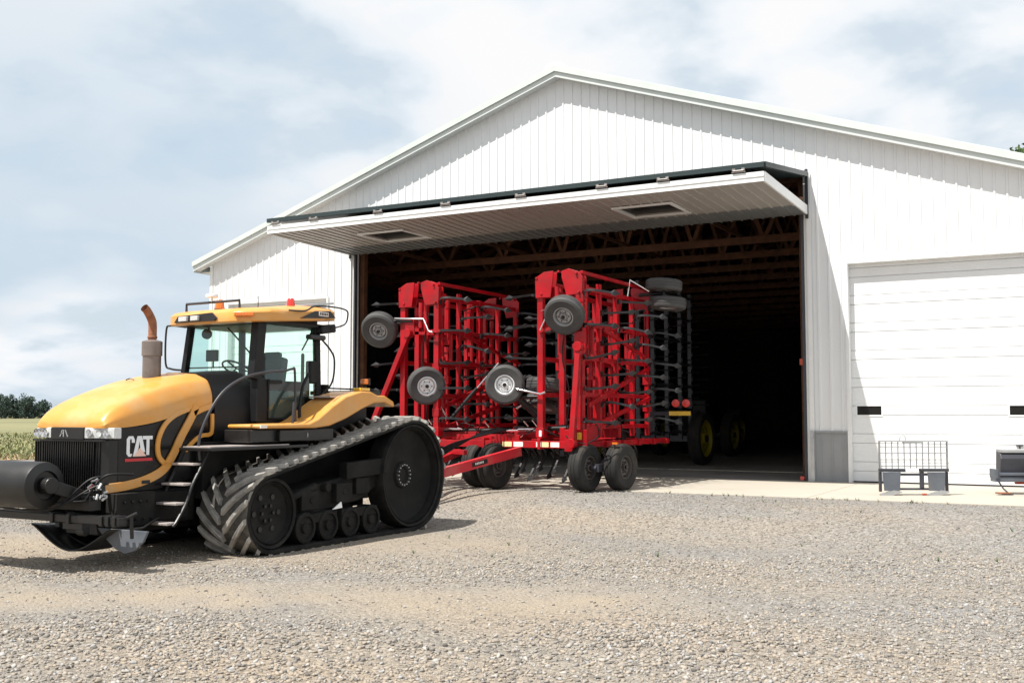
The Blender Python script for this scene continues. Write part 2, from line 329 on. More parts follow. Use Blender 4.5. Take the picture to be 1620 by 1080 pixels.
def build_stones():
    # broken stone lying loose on the yard: pebbles, denser in the graded rows
    ico = np.array([[0, -1, 1.618], [0, 1, 1.618], [0, -1, -1.618], [0, 1, -1.618], [1.618, 0, 1], [1.618, 0, -1], [-1.618, 0, 1], [-1.618, 0, -1], [1, 1.618, 0], [-1, 1.618, 0], [1, -1.618, 0], [-1, -1.618, 0]])/1.902
    bmx = bmesh.new(); 
    for v in ico: bmx.verts.new(v)
    r = bmesh.ops.convex_hull(bmx, input=bmx.verts); bmx.verts.index_update(); icof = np.array([[v.index for v in f.verts] for f in bmx.faces]); icov = np.array([v.co[:] for v in bmx.verts]); bmx.free()
    octv = np.array([[1, 0, 0], [-1, 0, 0], [0, 1, 0], [0, -1, 0], [0, 0, 1], [0, 0, -1.]]); octf = np.array([[0, 2, 4], [2, 1, 4], [1, 3, 4], [3, 0, 4], [2, 0, 5], [1, 2, 5], [3, 1, 5], [0, 3, 5]])
    cx, cy = 11.518, -22.677; F = np.array([-math.sin(.509), math.cos(.509)]); Rt = np.array([math.cos(.509), math.sin(.509)])
    allv = []; allf = []; off = 0
    for (t0, t1, dens, bv, bf, s0, s1) in ((5.6, 10.6, 1700, icov, icof, .006, .0195), (8.4, 15.0, 1050, icov, icof, .007, .019), (12.0, 21., 560, octv, octf, .008, .020)):
        area = (t1-t0)*(t0+t1)*.5*1.04; n = int(area*dens)
        t = np.sqrt(RNG.random(n)*(t1**2-t0**2)+t0**2); s = (RNG.random(n)-.5)*1.04*t
        x = cx+F[0]*t+Rt[0]*s; y = cy+F[1]*t+Rt[1]*s
        tt, ss = rowcoord(x, y)
        nz = hnoise(x*.9, y*.9)+.4*hnoise(x*2.3+4, y*2.1)
        sandy = np.exp(-((tt-10.2)/.95)**2)*(1-sstep(ss, 0.2, 2.2))+.75*np.exp(-((tt-14.6)/1.3)**2)*(1-sstep(ss, -1, 2))
        keep = RNG.random(n) < np.clip(.52+.50*nz-.78*sandy, .04, 1)
        fin = 1.0 if t0 < 6 else np.clip((t-t0)/(2.2 if t0 < 10 else 3.0), 0, 1); fout = 1.0 if t1 > 20 else np.clip((t1-t)/(2.2 if t1 < 12 else 3.0), 0, 1)
        keep &= RNG.random(n) < fin*fout
        keep &= ~((y > -4.35))
        keep &= ~((y > -14.6) & (y < -5) & (x > -.6) & (x < 2.6) & (RNG.random(n) < .7))
        x = x[keep]; y = y[keep]; tt = tt[keep]; ss = ss[keep]; n = len(x)
        row = np.exp(-((tt-8.0)/1.1)**2)*(1-sstep(ss, 1, 4))+.9*np.exp(-((tt-12.1-.05*ss)/.5)**2)
        rad = s0+(s1-s0)*RNG.random(n)**2.6; rad *= 1+.25*row
        z = gheight(x, y)+rad*.25
        q = RNG.normal(size=(n, 4)); q /= np.linalg.norm(q, axis=1)[:, None]; w, a, b_, c = q.T
        Rm = np.stack([1-2*(b_*b_+c*c), 2*(a*b_-w*c), 2*(a*c+w*b_), 2*(a*b_+w*c), 1-2*(a*a+c*c), 2*(b_*c-w*a), 2*(a*c-w*b_), 2*(b_*c+w*a), 1-2*(a*a+b_*b_)], -1).reshape(n, 3, 3)
        sc = rad[:, None]*np.stack([1.0+.5*RNG.random(n), .75+.35*RNG.random(n), .5+.3*RNG.random(n)], -1)
        jit = 1+.34*(RNG.random((n, len(bv), 1))-.5)*2
        vv = bv[None]*jit*sc[:, None, :]; vv = np.einsum('nij,nkj->nki', Rm, vv); vv[:, :, 2] *= .75
        vv += np.stack([x, y, z], -1)[:, None, :]
        ff = bf[None]+(np.arange(n)*len(bv))[:, None, None]+off
        allv.append(vv.reshape(-1, 3)); allf.append(ff.reshape(-1, 3)); off += n*len(bv)
    v = np.concatenate(allv); f = np.concatenate(allf)
    me = bpy.data.meshes.new('gravel_stones'); me.vertices.add(len(v)); me.vertices.foreach_set('co', v.ravel().astype(np.float32))
    me.loops.add(len(f)*3); me.loops.foreach_set('vertex_index', f.ravel().astype(np.int32)); me.polygons.add(len(f)); me.polygons.foreach_set('loop_start', np.arange(len(f), dtype=np.int32)*3)
    me.update(calc_edges=True)
    o = bpy.data.objects.new('gravel_stones', me); COL.objects.link(o); tag(o, 'loose grey and tan crushed stone spread over the yard', 'gravel', kind='stuff')
    m = bpy.data.materials.new('crushed_stone'); m.use_nodes = True; nt = m.node_tree; b = nt.nodes['Principled BSDF']; b.inputs['Roughness'].default_value = .9; b.inputs['Specular IOR Level'].default_value = .25
    g = nt.nodes.new('ShaderNodeNewGeometry'); r = nt.nodes.new('ShaderNodeValToRGB'); nt.links.new(g.outputs['Random Per Island'], r.inputs[0]); e = r.color_ramp.elements
    e[0].position = 0; e[0].color = (.13, .12, .11, 1); e[1].position = 1; e[1].color = (.41, .385, .35, 1)
    for p, c in ((.2, (.23, .215, .20, 1)), (.5, (.30, .265, .225, 1)), (.75, (.35, .295, .235, 1)), (.9, (.32, .32, .32, 1))): q = r.color_ramp.elements.new(p); q.color = c
    nt.links.new(r.outputs[0], b.inputs['Base Color']); me.materials.append(m)
build_stones()

def build_concrete():
    m = mat('dusty_concrete', (.40, .365, .31), .85, var=.10, vs_=.8, bump=.003, bs=40, dirt=(.30, .26, .21), dirt_scale=.8, dirt_amt=.45)
    b = MB(); xs = [-9, -5, -1, 3, 7, 11, 15.5]
    for i in range(len(xs)-1):
        b.box2((xs[i]+.006, -4.42+.05*math.sin(i*2.3), -.14), (xs[i+1]-.006, -.004, 0))
    o = b.build('concrete_apron', m, bevel=.008); tag(o, kind='structure')
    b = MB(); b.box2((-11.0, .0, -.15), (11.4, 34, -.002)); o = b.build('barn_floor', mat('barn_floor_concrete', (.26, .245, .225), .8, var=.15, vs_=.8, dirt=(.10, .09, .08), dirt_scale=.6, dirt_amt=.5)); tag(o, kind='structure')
build_concrete()
# ================================================================== BARN
XR, XL, XW = 0.2, -11.05, 11.45; SLOPE = .333; HB = 9.38      # ridge x, side walls, pitch, underside of the rake at the ridge
def rz(x, base=HB): return base-SLOPE*abs(x-XR)
OPEN = [(-6.0, 6.0, 6.49), (6.76, 10.42, 4.54), (-10.42, -6.76, 4.54)]
def build_barn():
    B = thing('barn', 'large white metal farm shed with a shallow gable and a wide black open doorway', 'barn', (0, 0, 0))
    # ribbed front wall, one strip per rib
    def strips(b, x0, x1, y, zlo, zhi, thick=.04, mi=0):
        b.add([(x0, y, zlo), (x1, y, zlo), (x1, y, zhi(x1)), (x0, y, zhi(x0)), (x0, y+thick, zlo), (x1, y+thick, zlo), (x1, y+thick, zhi(x1)), (x0, y+thick, zhi(x0))],
              [(0, 1, 2, 3), (7, 6, 5, 4), (0, 4, 5, 1), (3, 2, 6, 7), (0, 3, 7, 4), (1, 5, 6, 2)], mi)
    cuts = sorted({XL, XW, XR} | {a for o in OPEN for a in o[:2]})
    w = MB(); zt = lambda x: rz(x, HB+.06); wn = MB()
    for a, b_ in zip(cuts[:-1], cuts[1:]):
        mid = (a+b_)/2; zl = 0
        for o in OPEN:
            if o[0] < mid < o[1]: zl = o[2]
        strips(w, a, b_, 0, zl+(1.0 if zl == 0 else 0), zt)
        
    x = XL+.12; k = 0
    while x < XW-.05:
        zl = 0
        for o in OPEN:
            if o[0]-.03 < x < o[1]+.03: zl = o[2]
        h = .020
        def rib(b, z0, z1f, y=0.0, pr=.021):
            b.add([(x-.030, y, z0), (x-.022, y-pr, z0), (x+.010, y-pr, z0), (x+.026, y, z0), (x-.030, y, z1f), (x-.022, y-pr, z1f), (x+.010, y-pr, z1f), (x+.026, y, z1f)],
                  [(0, 1, 5, 4), (1, 2, 6, 5), (2, 3, 7, 6), (0, 3, 2, 1)])
        rib(w, zl+.05 if zl else 1.03, zt(x)-.02)
        x += .2286; k += 1
    w.build('wall', 'white', B)
    for a, b_ in zip(cuts[:-1], cuts[1:]):
        if any(o[0] < (a+b_)/2 < o[1] for o in OPEN): continue
        wn = MB().box2((a+.002, -.006, 0.0), (b_-.002, .034, .998)); x = XL+.12
        while x < XW-.05:
            if a+.03 < x < b_-.03: rib(wn, 0, lambda q_: .99, -.006) if False else wn.box2((x-.014, -.018, 0), (x+.014, -.0065, .99))
            x += .2286
        wo = wn.build('wainscot', 'grey', B); MB().box2((a, -.035, 1.0), (b_, -.002, 1.045)).build('cap_trim', 'grey', wo)
    # side and rear walls
    s = MB(); zl, zr_ = rz(XL), rz(XW)
    s.box2((XL, .045, 0), (XL+.05, 34, zl)); s.box2((XW-.05, .045, 0), (XW, 34, zr_)); s.box2((XL+.055, 33.95, 0), (XW-.055, 34, 5.3))
    s.prism([(XL+.06, 5.31), (XW-.06, 5.31), (XW-.06, rz(XW)-.05), (XR, HB-.05), (XL+.06, rz(XL)-.05)], lambda a, b_, d: (a, d, b_), 33.95, 34)
    s.build('side_wall', 'white', B)
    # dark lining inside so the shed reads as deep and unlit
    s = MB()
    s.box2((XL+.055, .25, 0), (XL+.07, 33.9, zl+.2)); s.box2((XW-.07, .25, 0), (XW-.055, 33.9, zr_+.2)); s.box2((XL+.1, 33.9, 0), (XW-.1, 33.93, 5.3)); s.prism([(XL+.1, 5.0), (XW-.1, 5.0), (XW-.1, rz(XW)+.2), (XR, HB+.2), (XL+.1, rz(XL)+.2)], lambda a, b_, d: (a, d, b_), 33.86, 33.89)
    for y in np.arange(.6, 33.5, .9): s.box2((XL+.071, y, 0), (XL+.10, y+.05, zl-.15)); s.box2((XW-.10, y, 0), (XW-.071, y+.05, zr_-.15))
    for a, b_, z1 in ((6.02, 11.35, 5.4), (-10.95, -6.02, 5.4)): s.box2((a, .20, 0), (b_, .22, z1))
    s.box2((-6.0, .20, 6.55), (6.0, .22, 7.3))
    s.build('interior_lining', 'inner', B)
    # roof: two ribbed slopes, kept as one sheet each
    r = MB(); u = MB()
    for sgn, xe in ((-1, XL-.42), (1, XW+.42)):
        z0 = HB+.235; ze = z0-SLOPE*abs(xe-XR)
        for (d0, d1, bb) in ((0, .03, r),):
            bb.add([(XR, -.32, z0+d0), (xe, -.32, ze+d0), (xe, 34.5, ze+d0), (XR, 34.5, z0+d0), (XR, -.32, z0+d1), (xe, -.32, ze+d1), (xe, 34.5, ze+d1), (XR, 34.5, z0+d1)],
                   [(0, 1, 2, 3), (7, 6, 5, 4), (0, 4, 5, 1), (1, 5, 6, 2), (2, 6, 7, 3), (3, 7, 4, 0)])
        # ribs running down the slope
        for y in np.arange(-.24, 34.4, .36):
            bb.beam((XR+sgn*.2, y, z0-.2*SLOPE+.045), (xe, y, ze+.045), .05, .035)
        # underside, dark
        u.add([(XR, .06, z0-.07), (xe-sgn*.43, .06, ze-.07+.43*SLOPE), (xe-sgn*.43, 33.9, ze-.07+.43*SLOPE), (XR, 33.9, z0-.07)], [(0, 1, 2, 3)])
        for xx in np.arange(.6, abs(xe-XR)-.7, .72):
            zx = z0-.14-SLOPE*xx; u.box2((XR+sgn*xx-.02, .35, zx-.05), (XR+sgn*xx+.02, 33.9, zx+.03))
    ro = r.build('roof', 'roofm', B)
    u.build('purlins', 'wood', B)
    # ridge cap vent
    v = MB(); v.prism([(XR-.26, HB+.19), (XR-.20, HB+.31), (XR, HB+.36), (XR+.20, HB+.31), (XR+.26, HB+.19)], lambda a, b_, d: (a, d, b_), -.34, 34.4)
    v.build('ridge_vent', 'trim', ro)
    # rake fascia in two tiers + soffit
    fa = MB(); fb = MB(); so = MB()
    for sgn, xe in ((-1, XL-.45), (1, XW+.45)):
        def q(x, o_): return HB+o_-SLOPE*abs(x-XR)
        for bb, y0, y1, o0, o1 in ((fa, -.298, -.27, 0, .15), (fb, -.345, -.301, .13, .27)):
            bb.add([(XR, y0, HB+o0), (xe, y0, q(xe, o0)), (xe, y0, q(xe, o1)), (XR, y0, HB+o1), (XR, y1, HB+o0), (xe, y1, q(xe, o0)), (xe, y1, q(xe, o1)), (XR, y1, HB+o1)],
                   [(0, 1, 2, 3), (7, 6, 5, 4), (0, 4, 5, 1), (3, 2, 6, 7), (1, 5, 6, 2)])
        so.add([(XR, -.269, HB+.03), (xe, -.269, q(xe, .03)), (xe, .0, q(xe, .03)), (XR, .0, HB+.03)], [(0, 1, 2, 3)])
        # eave box at the low end
        fa.box2((min(xe, xe-sgn*.02), -.27, q(xe, -.03)), (max(xe, xe-sgn*.02), 34.4, q(xe, .2)))
        so.box2((min(xe-sgn*.03, xe-sgn*.44), .02, q(xe, -.02)), (max(xe-sgn*.03, xe-sgn*.44), 34.4, q(xe, .0)))
    fa.build('rake_fascia', 'trimgrey', B); fb.build('roof_edge_trim', 'roofm', B); so.build('soffit', 'trim', B)
    for x in (XL, XW):
        c = MB(); c.box2((x-.045 if x < 0 else x-.06, -.03, 0), (x+.06 if x < 0 else x+.045, .10, rz(x)-.02))
        c.build('corner_trim', 'trim', B)
    # main doorway trims
    for sx in (-1, 1):
        d = MB(); d.box2((sx*6.0-.0 if sx > 0 else -6.09, -.05, 0.0), (6.09 if sx > 0 else -6.0, -.025, 6.49))
        d.box2((sx*5.93, .0, 0), (sx*6.0, .20, 6.49))
        d.build('door_jamb', 'trim', B)
    for sx in (-1, 1):
        d = MB()
        d.box2((sx*5.87, -.03, 0.0), (sx*5.925, .06, 5.62)); d.box2((sx*5.99 if sx > 0 else -6.05, -.085, 5.5), (6.05 if sx > 0 else -5.99, -.052, 6.55))
        d.box2((sx*5.93, .21, 0), (sx*5.98, .42, 6.3))
        d.build('door_track', 'charcoal', B)
    d = MB()
    for sx in (-1, 1): d.box2((sx*5.77, .23, 0), (sx*5.90, .38, 6.39))
    d.box2((-5.9, .25, 6.40), (5.9, .40, 6.62)); d.build('timber_post', 'wood', B)
    # trusses
    tb = None
    for k in range(13):
        y = 1.4+k*2.44
        t = MB(); zc = 5.78 if k else 6.75
        x0, x1 = (XL+.2, XW-.2)
        def top(x): return rz(x, HB-.14)
        xa = max(x0, XR-(HB-.14-zc-.12)/SLOPE); xb = min(x1, XR+(HB-.14-zc-.12)/SLOPE)
        t.beam((xa, y, zc), (xb, y, zc), .04, .19)
        t.beam((x0, y, top(x0)), (XR, y, top(XR)), .04, .19); t.beam((XR, y, top(XR)), (x1, y, top(x1)), .04, .19)
        xs = np.linspace(xa+.6, xb-.6, 11)
        for i in range(10):
            a = xs[i]; b_ = xs[i+1]; mid = (a+b_)/2
            t.beam((a, y+.045, zc), (mid, y+.045, top(mid)), .04, .10); t.beam((mid, y+.045, top(mid)), (b_, y+.045, zc), .04, .10)
        o = t.build('roof_truss', 'wood', B)
    t = MB()
    for x in np.arange(-9, 10.5, 3.1): t.beam((x, 1.4, 5.9), (x, 31, 5.9), .04, .09)
    t.build('truss_bracing', 'wood', B)
    # --------------------------------------------- folded bi-fold door
    D = MB().box2((-6.0, -.10, 6.46), (6.0, -.05, 6.52)).build('overhead_door', 'darktrim', B)
    ap, zt1 = -3.24, 6.04
    def leaf(b, y0, z0, y1, z1, th, xa=-6.0, xb=6.0):
        b.beam((xa, 0, 0), (xb, 0, 0), 1, 1) if False else None
        n = Vector((0, -(z1-z0), (y1-y0))).normalized(); 
        if n.z < 0: n = -n
        a = Vector((0, y0, z0)); c = Vector((0, y1, z1))
        vs_ = []
        for x in (xa, xb):
            for p in (a, c):
                vs_ += [(x, p.y, p.z), (x, p.y+n.y*th, p.z+n.z*th)]
        b.add(vs_, [(0, 2, 3, 1), (4, 5, 7, 6), (0, 1, 5, 4), (2, 6, 7, 3), (1, 3, 7, 5), (0, 4, 6, 2)])
        return n
    up = MB(); n = leaf(up, -.10, 6.385, ap, 5.955, .085)
    for x in np.arange(-5.9, 6, .2286):
        p = Vector((x, -.10, 6.385))+n*.095; q_ = Vector((x, ap, 5.955))+n*.095; up.beam(p, q_, .03, .022)
    upo = up.build('upper_leaf', 'darktrim', D)
    lo = MB(); ya, za, yb, zb = ap+.01, 5.70, -.02, 5.60
    zz = lambda y: za+(zb-za)*(y-ya)/(yb-ya)
    ybn = -1.0                                     # where the grey lower band of the leaf begins
    wins = [(-3.95, -2.75), (2.62, 3.82)]; wy = (-2.35, -1.25)
    # white field, shade toned into its colour, in pieces round the two windows
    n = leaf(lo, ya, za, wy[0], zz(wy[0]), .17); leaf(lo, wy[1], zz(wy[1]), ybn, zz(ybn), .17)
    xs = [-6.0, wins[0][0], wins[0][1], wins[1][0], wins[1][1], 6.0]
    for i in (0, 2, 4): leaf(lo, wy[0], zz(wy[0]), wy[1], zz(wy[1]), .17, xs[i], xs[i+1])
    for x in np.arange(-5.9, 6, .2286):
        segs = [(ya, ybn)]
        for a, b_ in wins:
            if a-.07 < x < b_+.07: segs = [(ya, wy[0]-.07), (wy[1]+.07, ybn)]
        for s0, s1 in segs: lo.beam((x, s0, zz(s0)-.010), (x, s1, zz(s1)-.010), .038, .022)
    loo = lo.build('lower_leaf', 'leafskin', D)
    bd = MB(); leaf(bd, ybn+.001, zz(ybn), yb, zb, .17)
    for x in np.arange(-5.9, 6, .2286): bd.beam((x, ybn, zz(ybn)-.010), (x, yb, zb-.010), .038, .022)
    bd.build('grey_band', 'band', D)
    e = MB(); e.box2((-6.02, ap-.03, za-.01), (6.02, ap, za+.175)); e.box2((-6.02, ap-.045, za+.08), (6.02, ap-.03, za+.10))
    for sx in (-1, 1): e.beam((sx*6.02, ap, za+.08), (sx*6.02, yb-.03, zb+.08), .035, .19)
    e.build('leaf_edge_trim', 'trim', D)
    tr = MB(); 
    for sx in (-1, 1): tr.beam((sx*6.03, -.10, 6.44), (sx*6.03, ap, 6.01), .05, .10)
    tr.box2((-6.03, ap-.05, 5.955), (6.03, ap-.005, 6.05)); tr.build('upper_edge_trim', 'darktrim', D)
    for x in (-5.75, -4.6, -2.75, -.95, .9, 2.75, 4.05, 5.55):
        h = MB(); h.box2((x-.13, ap-.060, 5.890), (x+.13, ap-.046, 5.910)); h.cyl((x-.1, ap-.06, 5.925), (x+.1, ap-.06, 5.925), .016, 8); h.box2((x-.12, ap-.07, 5.92), (x-.06, ap-.05, 5.97)); h.box2((x+.06, ap-.07, 5.92), (x+.12, ap-.05, 5.97))
        h.build('hinge', 'hingegrey', D)
    for a, b_ in wins:
        f = MB(); zc = zz(sum(wy)/2)-.02
        f.box2((a-.06, wy[0]-.06, zc-.015), (b_+.06, wy[0]+.01, zc+.02)); f.box2((a-.06, wy[1]-.01, zc-.015), (b_+.06, wy[1]+.06, zc+.02))
        f.box2((a-.06, wy[0]+.011, zc-.015), (a+.01, wy[1]-.011, zc+.02)); f.box2((b_-.01, wy[0]+.011, zc-.015), (b_+.06, wy[1]-.011, zc+.02))
        fo = f.build('window', 'trim', D)
        p = MB().box2((a+.01, wy[0]+.01, zc+.05), (b_-.01, wy[1]-.01, zc+.06)).build('pane', 'darkglass', fo)
    # --------------------------------------------- sectional doors left and right
    for (x0, x1) in ((6.76, 10.42), (-10.42, -6.76)):
        g = MB(); yd = .16
        z = 0.02; wl = [(x0+.16, x0+.64), (x1-.64, x1-.16)]
        zs = [0.02]
        # profile: broad flat, narrow flat, grooves between (pairs repeat every .57 m)
        edges = []
        zg = .80-.57
        while zg < 4.6: edges += [zg, zg+.19]; zg += .57
        edges = [0.02]+[e_ for e_ in edges if .03 < e_ < 4.5]+[4.56]
        for a, b_ in zip(edges[:-1], edges[1:]):
            narrow = (b_-a) < .25; y = yd-(.004 if narrow else 0)
            if abs(a-1.37) < .03 or (a < 1.45 < b_ and narrow):
                for c0, c1 in ((x0+.02, wl[0][0]), (wl[0][1], wl[1][0]), (wl[1][1], x1-.02)): g.box2((c0, y, a+.007), (c1, yd+.04, b_-.007))
                g.box2((x0+.02, yd+.006, a-.01), (wl[0][0], yd+.03, a+.01))
            else: g.box2((x0+.02, y, a+.007), (x1-.02, yd+.04, b_-.007))
        g.box2((x0+.02, yd+.022, .02), (wl[0][0]-.001, yd+.03, 4.55)); g.box2((wl[1][1]+.001, yd+.022, .02), (x1-.02, yd+.03, 4.55)); g.box2((wl[0][1]+.001, yd+.022, .02), (wl[1][0]-.001, yd+.03, 4.55))
        for c0, c1 in wl: g.box2((c0+.001, yd+.022, .02), (c1-.001, yd+.03, 1.33)); g.box2((c0+.001, yd+.022, 1.60), (c1-.001, yd+.03, 4.55))
        go = g.build('garage_door', 'doorwhite', B, bevel=.002)
        for c0, c1 in wl:
            f = MB(); f.box2((c0-.03, yd-.014, 1.345), (c1+.03, yd-.001, 1.375)); f.box2((c0-.03, yd-.014, 1.555), (c1+.03, yd-.001, 1.585)); f.box2((c0-.03, yd-.014, 1.376), (c0, yd-.001, 1.554)); f.box2((c1, yd-.014, 1.376), (c1+.03, yd-.001, 1.554))
            fo = f.build('window', 'trim', go); MB().box2((c0, yd+.004, 1.36), (c1, yd+.010, 1.57)).build('pane', 'darkglass', fo)
        h = MB().box2((x1-.55, yd-.03, .78), (x1-.42, yd-.004, .80)).box2((x1-.50, yd-.03, .70), (x1-.47, yd-.004, .78)).build('handle', 'charcoal', go)
        # reveal
        f = MB(); f.box2((x0-.0, -.04, 0), (x0+.06, .155, 4.54)); f.box2((x1-.06, -.04, 0), (x1, .155, 4.54)); f.box2((x0+.061, -.04, 4.49), (x1-.061, .155, 4.56))
        f.build('door_frame', 'trim', B)
    # blocking above/behind the sectional doors so no light leaks in
    # small things fixed to the jambs
    k = MB().box2((5.80, -.02, 2.42), (5.865, .03, 2.55)).build('door_switch', 'redrust', B)
    k = MB().box2((6.01, -.10, .0), (6.09, -.052, 1.05)).box2((6.02, -.13, .9), (6.08, -.10, 1.0)).build('latch', 'steel', B)
    k = MB().box2((5.78, -.06, .02), (5.86, -.0, .10)).build('reflector', 'redl', B)
    return B
build_barn()
# ================================================================== TRACTOR
XC = 0.95; ZG = -0.33
def build_tractor():
    T = thing('tractor', 'yellow and black tracked farm tractor standing on the gravel in front of the barn', 'tractor', (XC, -11.4, ZG))
    ci = (-12.42, 0.17); ri = .445; cd = (-9.37, .49); rd = .765      # idler, drive wheel: (y,z), radius to belt inside
    TH = .055
    # belt path at radius offset t: returns point and outward normal by arc length
    def hull(off):
        r1 = ri+off; r2 = rd+off; dx = cd[0]-ci[0]; dz = cd[1]-ci[1]; D = math.hypot(dx, dz); th = math.atan2(dz, dx)
        al = math.acos((r1-r2)/D)          # angle of tangent normals relative to centre line
        a_top = th+al; a_bot = th-al
        pts = []
        def P(c, r, a): return (c[0]+r*math.cos(a), c[1]+r*math.sin(a), math.cos(a), math.sin(a))
        # drive wheel from bottom tangent round the rear to top tangent
        n = 40
        for i in range(n+1): pts.append(P(cd, r2, a_bot+(a_top-a_bot)*i/n))
        # top run to idler, idler round the front, bottom run
        m = 24; q0 = P(cd, r2, a_top); q1 = P(ci, r1, a_top)
        for i in range(1, m): t = i/m; pts.append((q0[0]+(q1[0]-q0[0])*t, q0[1]+(q1[1]-q0[1])*t-.0*math.sin(math.pi*t), q0[2], q0[3]))
        a0 = a_top; a1 = a_bot+2*math.pi
        for i in range(n+1): pts.append(P(ci, r1, a0+(a1-a0)*i/n))
        q0 = P(ci, r1, a_bot); q1 = P(cd, r2, a_bot)
        for i in range(1, m): t = i/m; pts.append((q0[0]+(q1[0]-q0[0])*t, q0[1]+(q1[1]-q0[1])*t, q0[2], q0[3]))
        return pts
    base = hull(0); N = len(base); L = [0]
    for i in range(N): a = base[i]; b = base[(i+1) % N]; L.append(L[-1]+math.hypot(a[0]-b[0], a[1]-b[1]))
    LT = L[-1]
    def at(s, off):
        s %= LT; import bisect
        i = min(bisect.bisect_right(L, s)-1, N-1); t = (s-L[i])/(L[i+1]-L[i]); a = base[i]; b = base[(i+1) % N]
        y = a[0]+(b[0]-a[0])*t; z = a[1]+(b[1]-a[1])*t; ny = a[2]+(b[2]-a[2])*t; nz = a[3]+(b[3]-a[3])*t; l = math.hypot(ny, nz)
        return y+ny/l*off, z+nz/l*off
    for side in (1, -1):
        x0, x1 = (1.66, 2.44) if side > 0 else (2*XC-2.44, 2*XC-1.66)
        xc = (x0+x1)/2; xo = x1 if side > 0 else x0; xi = x0 if side > 0 else x1
        K = thing('track', None, None, (0, 0, 0)); K.parent = T; K.location = (xc-XC, 0, 0)
        b = MB(); n = 150; o = 0
        for i in range(n):
            s = LT*i/n
            for x, of in ((x0, 0.006), (x0, TH-.012), (x0+.02, TH), (x1-.02, TH), (x1, TH-.012), (x1, .006), (x1-.02, 0), (x0+.02, 0)):
                y, z = at(s, of); b.v.append(Vector((x, y, z)))
        for i in range(n):
            j = (i+1) % n
            for k in range(8): b.f.append((i*8+k, i*8+(k+1) % 8, j*8+(k+1) % 8, j*8+k)); b.m.append(1 if k in (1, 2, 3) else 0)
        bo = b.build('belt', ['rubber', 'tread'], K, smooth=40)
        # chevron lugs
        g = MB(); nl = 50; pit = LT/nl
        for i in range(nl):
            for h in (1, -1):
                s0 = i*pit+(pit/2 if h < 0 else 0); seg = 5; off0 = len(g.v)
                for k in range(seg+1):
                    t = k/seg; xx = xc+h*(.025+t*(.385-.025)); sc = s0-(.31*t)     # outer end trails along the belt
                    w = .034+.010*(1-t); hh = .058 if k not in (seg,) else .050
                    for ds, of in ((-w, TH-.004), (w, TH-.004), (w*.72, TH+hh), (-w*.72, TH+hh)):
                        y, z = at(sc+ds, of); g.v.append(Vector((xx, y, z)))
                for k in range(seg):
                    for q in range(4): g.f.append((off0+k*4+q, off0+k*4+(q+1) % 4, off0+(k+1)*4+(q+1) % 4, off0+(k+1)*4+q)); g.m.append(0)
                g.f.append((off0+3, off0+2, off0+1, off0)); g.f.append(tuple(off0+seg*4+q for q in range(4))); g.m += [0, 0]
        g.build('lugs', 'lug', K, bevel=.006)
        # drive wheel: rim with rubber rings and dished disc
        s = side
        def wheel(c, r, name, dish, bolts, hub, holes=0):
            w = MB(); X = lambda d: d
            pr = [(r-.001, -.06), (r, -.30), (r-.045, -.315), (r-.05, -.02), (r-.015, -.008), (r-.001, -.06)]
            w.lathe([(a, h) for a, h in pr], (xo-s*.02, c[0], c[1]), (s, 0, 0), 56)
            ro = w.build('rubber_ring' if False else name, 'rubber', K, smooth=40)
            d = MB(); prof = [(r-.05, -.05), (r-.075, -.03), (r-.085, -.06), (r-.10, -.06-dish*.5), (r*.60, -.06-dish), (hub+.05, -.06-dish*1.02), (hub+.03, -.06-dish*.8), (hub-.03, -.06-dish*.8), (hub-.05, -.06-dish*.95), (.001, -.06-dish*.95)]
            d.lathe(prof, (xo-s*.02, c[0], c[1]), (s, 0, 0), 56)
            di = d.build('disc', 'cast', ro, smooth=35)
            q = MB().cyl((-s*.01, 0, 0), (s*.03, 0, 0), .012 if bolts > 8 else .022, 6).build('bolt', 'steel' if bolts > 8 else 'black', None)
            for k in range(bolts):
                t = 2*math.pi*k/bolts; y = c[0]+hub*math.cos(t); z = c[1]+hub*math.sin(t); xx = xo-s*(.08+dish*.8); qq = q if k == 0 else q.copy()
                if k: COL.objects.link(qq)
                qq.parent = ro; qq.location = Vector((xx, y, z))-origin(ro)
            for k in range(holes):
                t = 2*math.pi*k/holes; y = c[0]+r*.5*math.cos(t); z = c[1]+r*.5*math.sin(t); xx = xo-s*(.08+dish); MB().cyl((xx-s*.01, y, z), (xx+s*.015, y, z), .035, 12).build('hub_cap', 'black', ro)
            h = MB().cyl((xc-s*.38, c[0], c[1]), (xo-s*(.10+dish), c[0], c[1]), .16, 20); h.build('hub', 'cast', ro)
        wheel(cd, rd, 'drive_wheel', .16, 16, .15)
        wheel(ci, ri, 'idler_wheel', .07, 6, .10, 6)
        # mid rollers
        for y in (-11.76, -11.29, -10.82, -10.35):
            w = MB(); z = ZG+TH+.205; r = .20
            for a, h in ((xo-s*.05, 0), (xc-s*.10, 0)):
                w.lathe([(.12, -.20), (r, -.20), (r, -.01), (r-.02, 0), (r-.05, -.001), (r-.055, -.03), (.07, -.035), (.06, -.0), (.001, 0)], (a, y, z), (s, 0, 0), 28)
            w.cyl((xc-s*.32, y, z), (xo-s*.08, y, z), .05, 12)
            w.build('mid_roller', 'cast', K, smooth=35)
        # undercarriage frame
        u = MB(); xf = xo-s*.16
        u.prism([(-12.3, .12), (-11.95, .40), (-11.0, .52), (-10.15, .68), (-10.05, .40), (-10.5, .20), (-11.3, .12), (-11.9, .02)], lambda a, b_, d: (d, a, b_), xf, xf-s*.40)
        u.box((xf+s*.03, -11.65, .27), (.10, .34, .24)); u.box((xf+s*.03, -10.95, .33), (.12, .34, .26)); u.box((xf+s*.02, -10.5, .40), (.08, .30, .22))
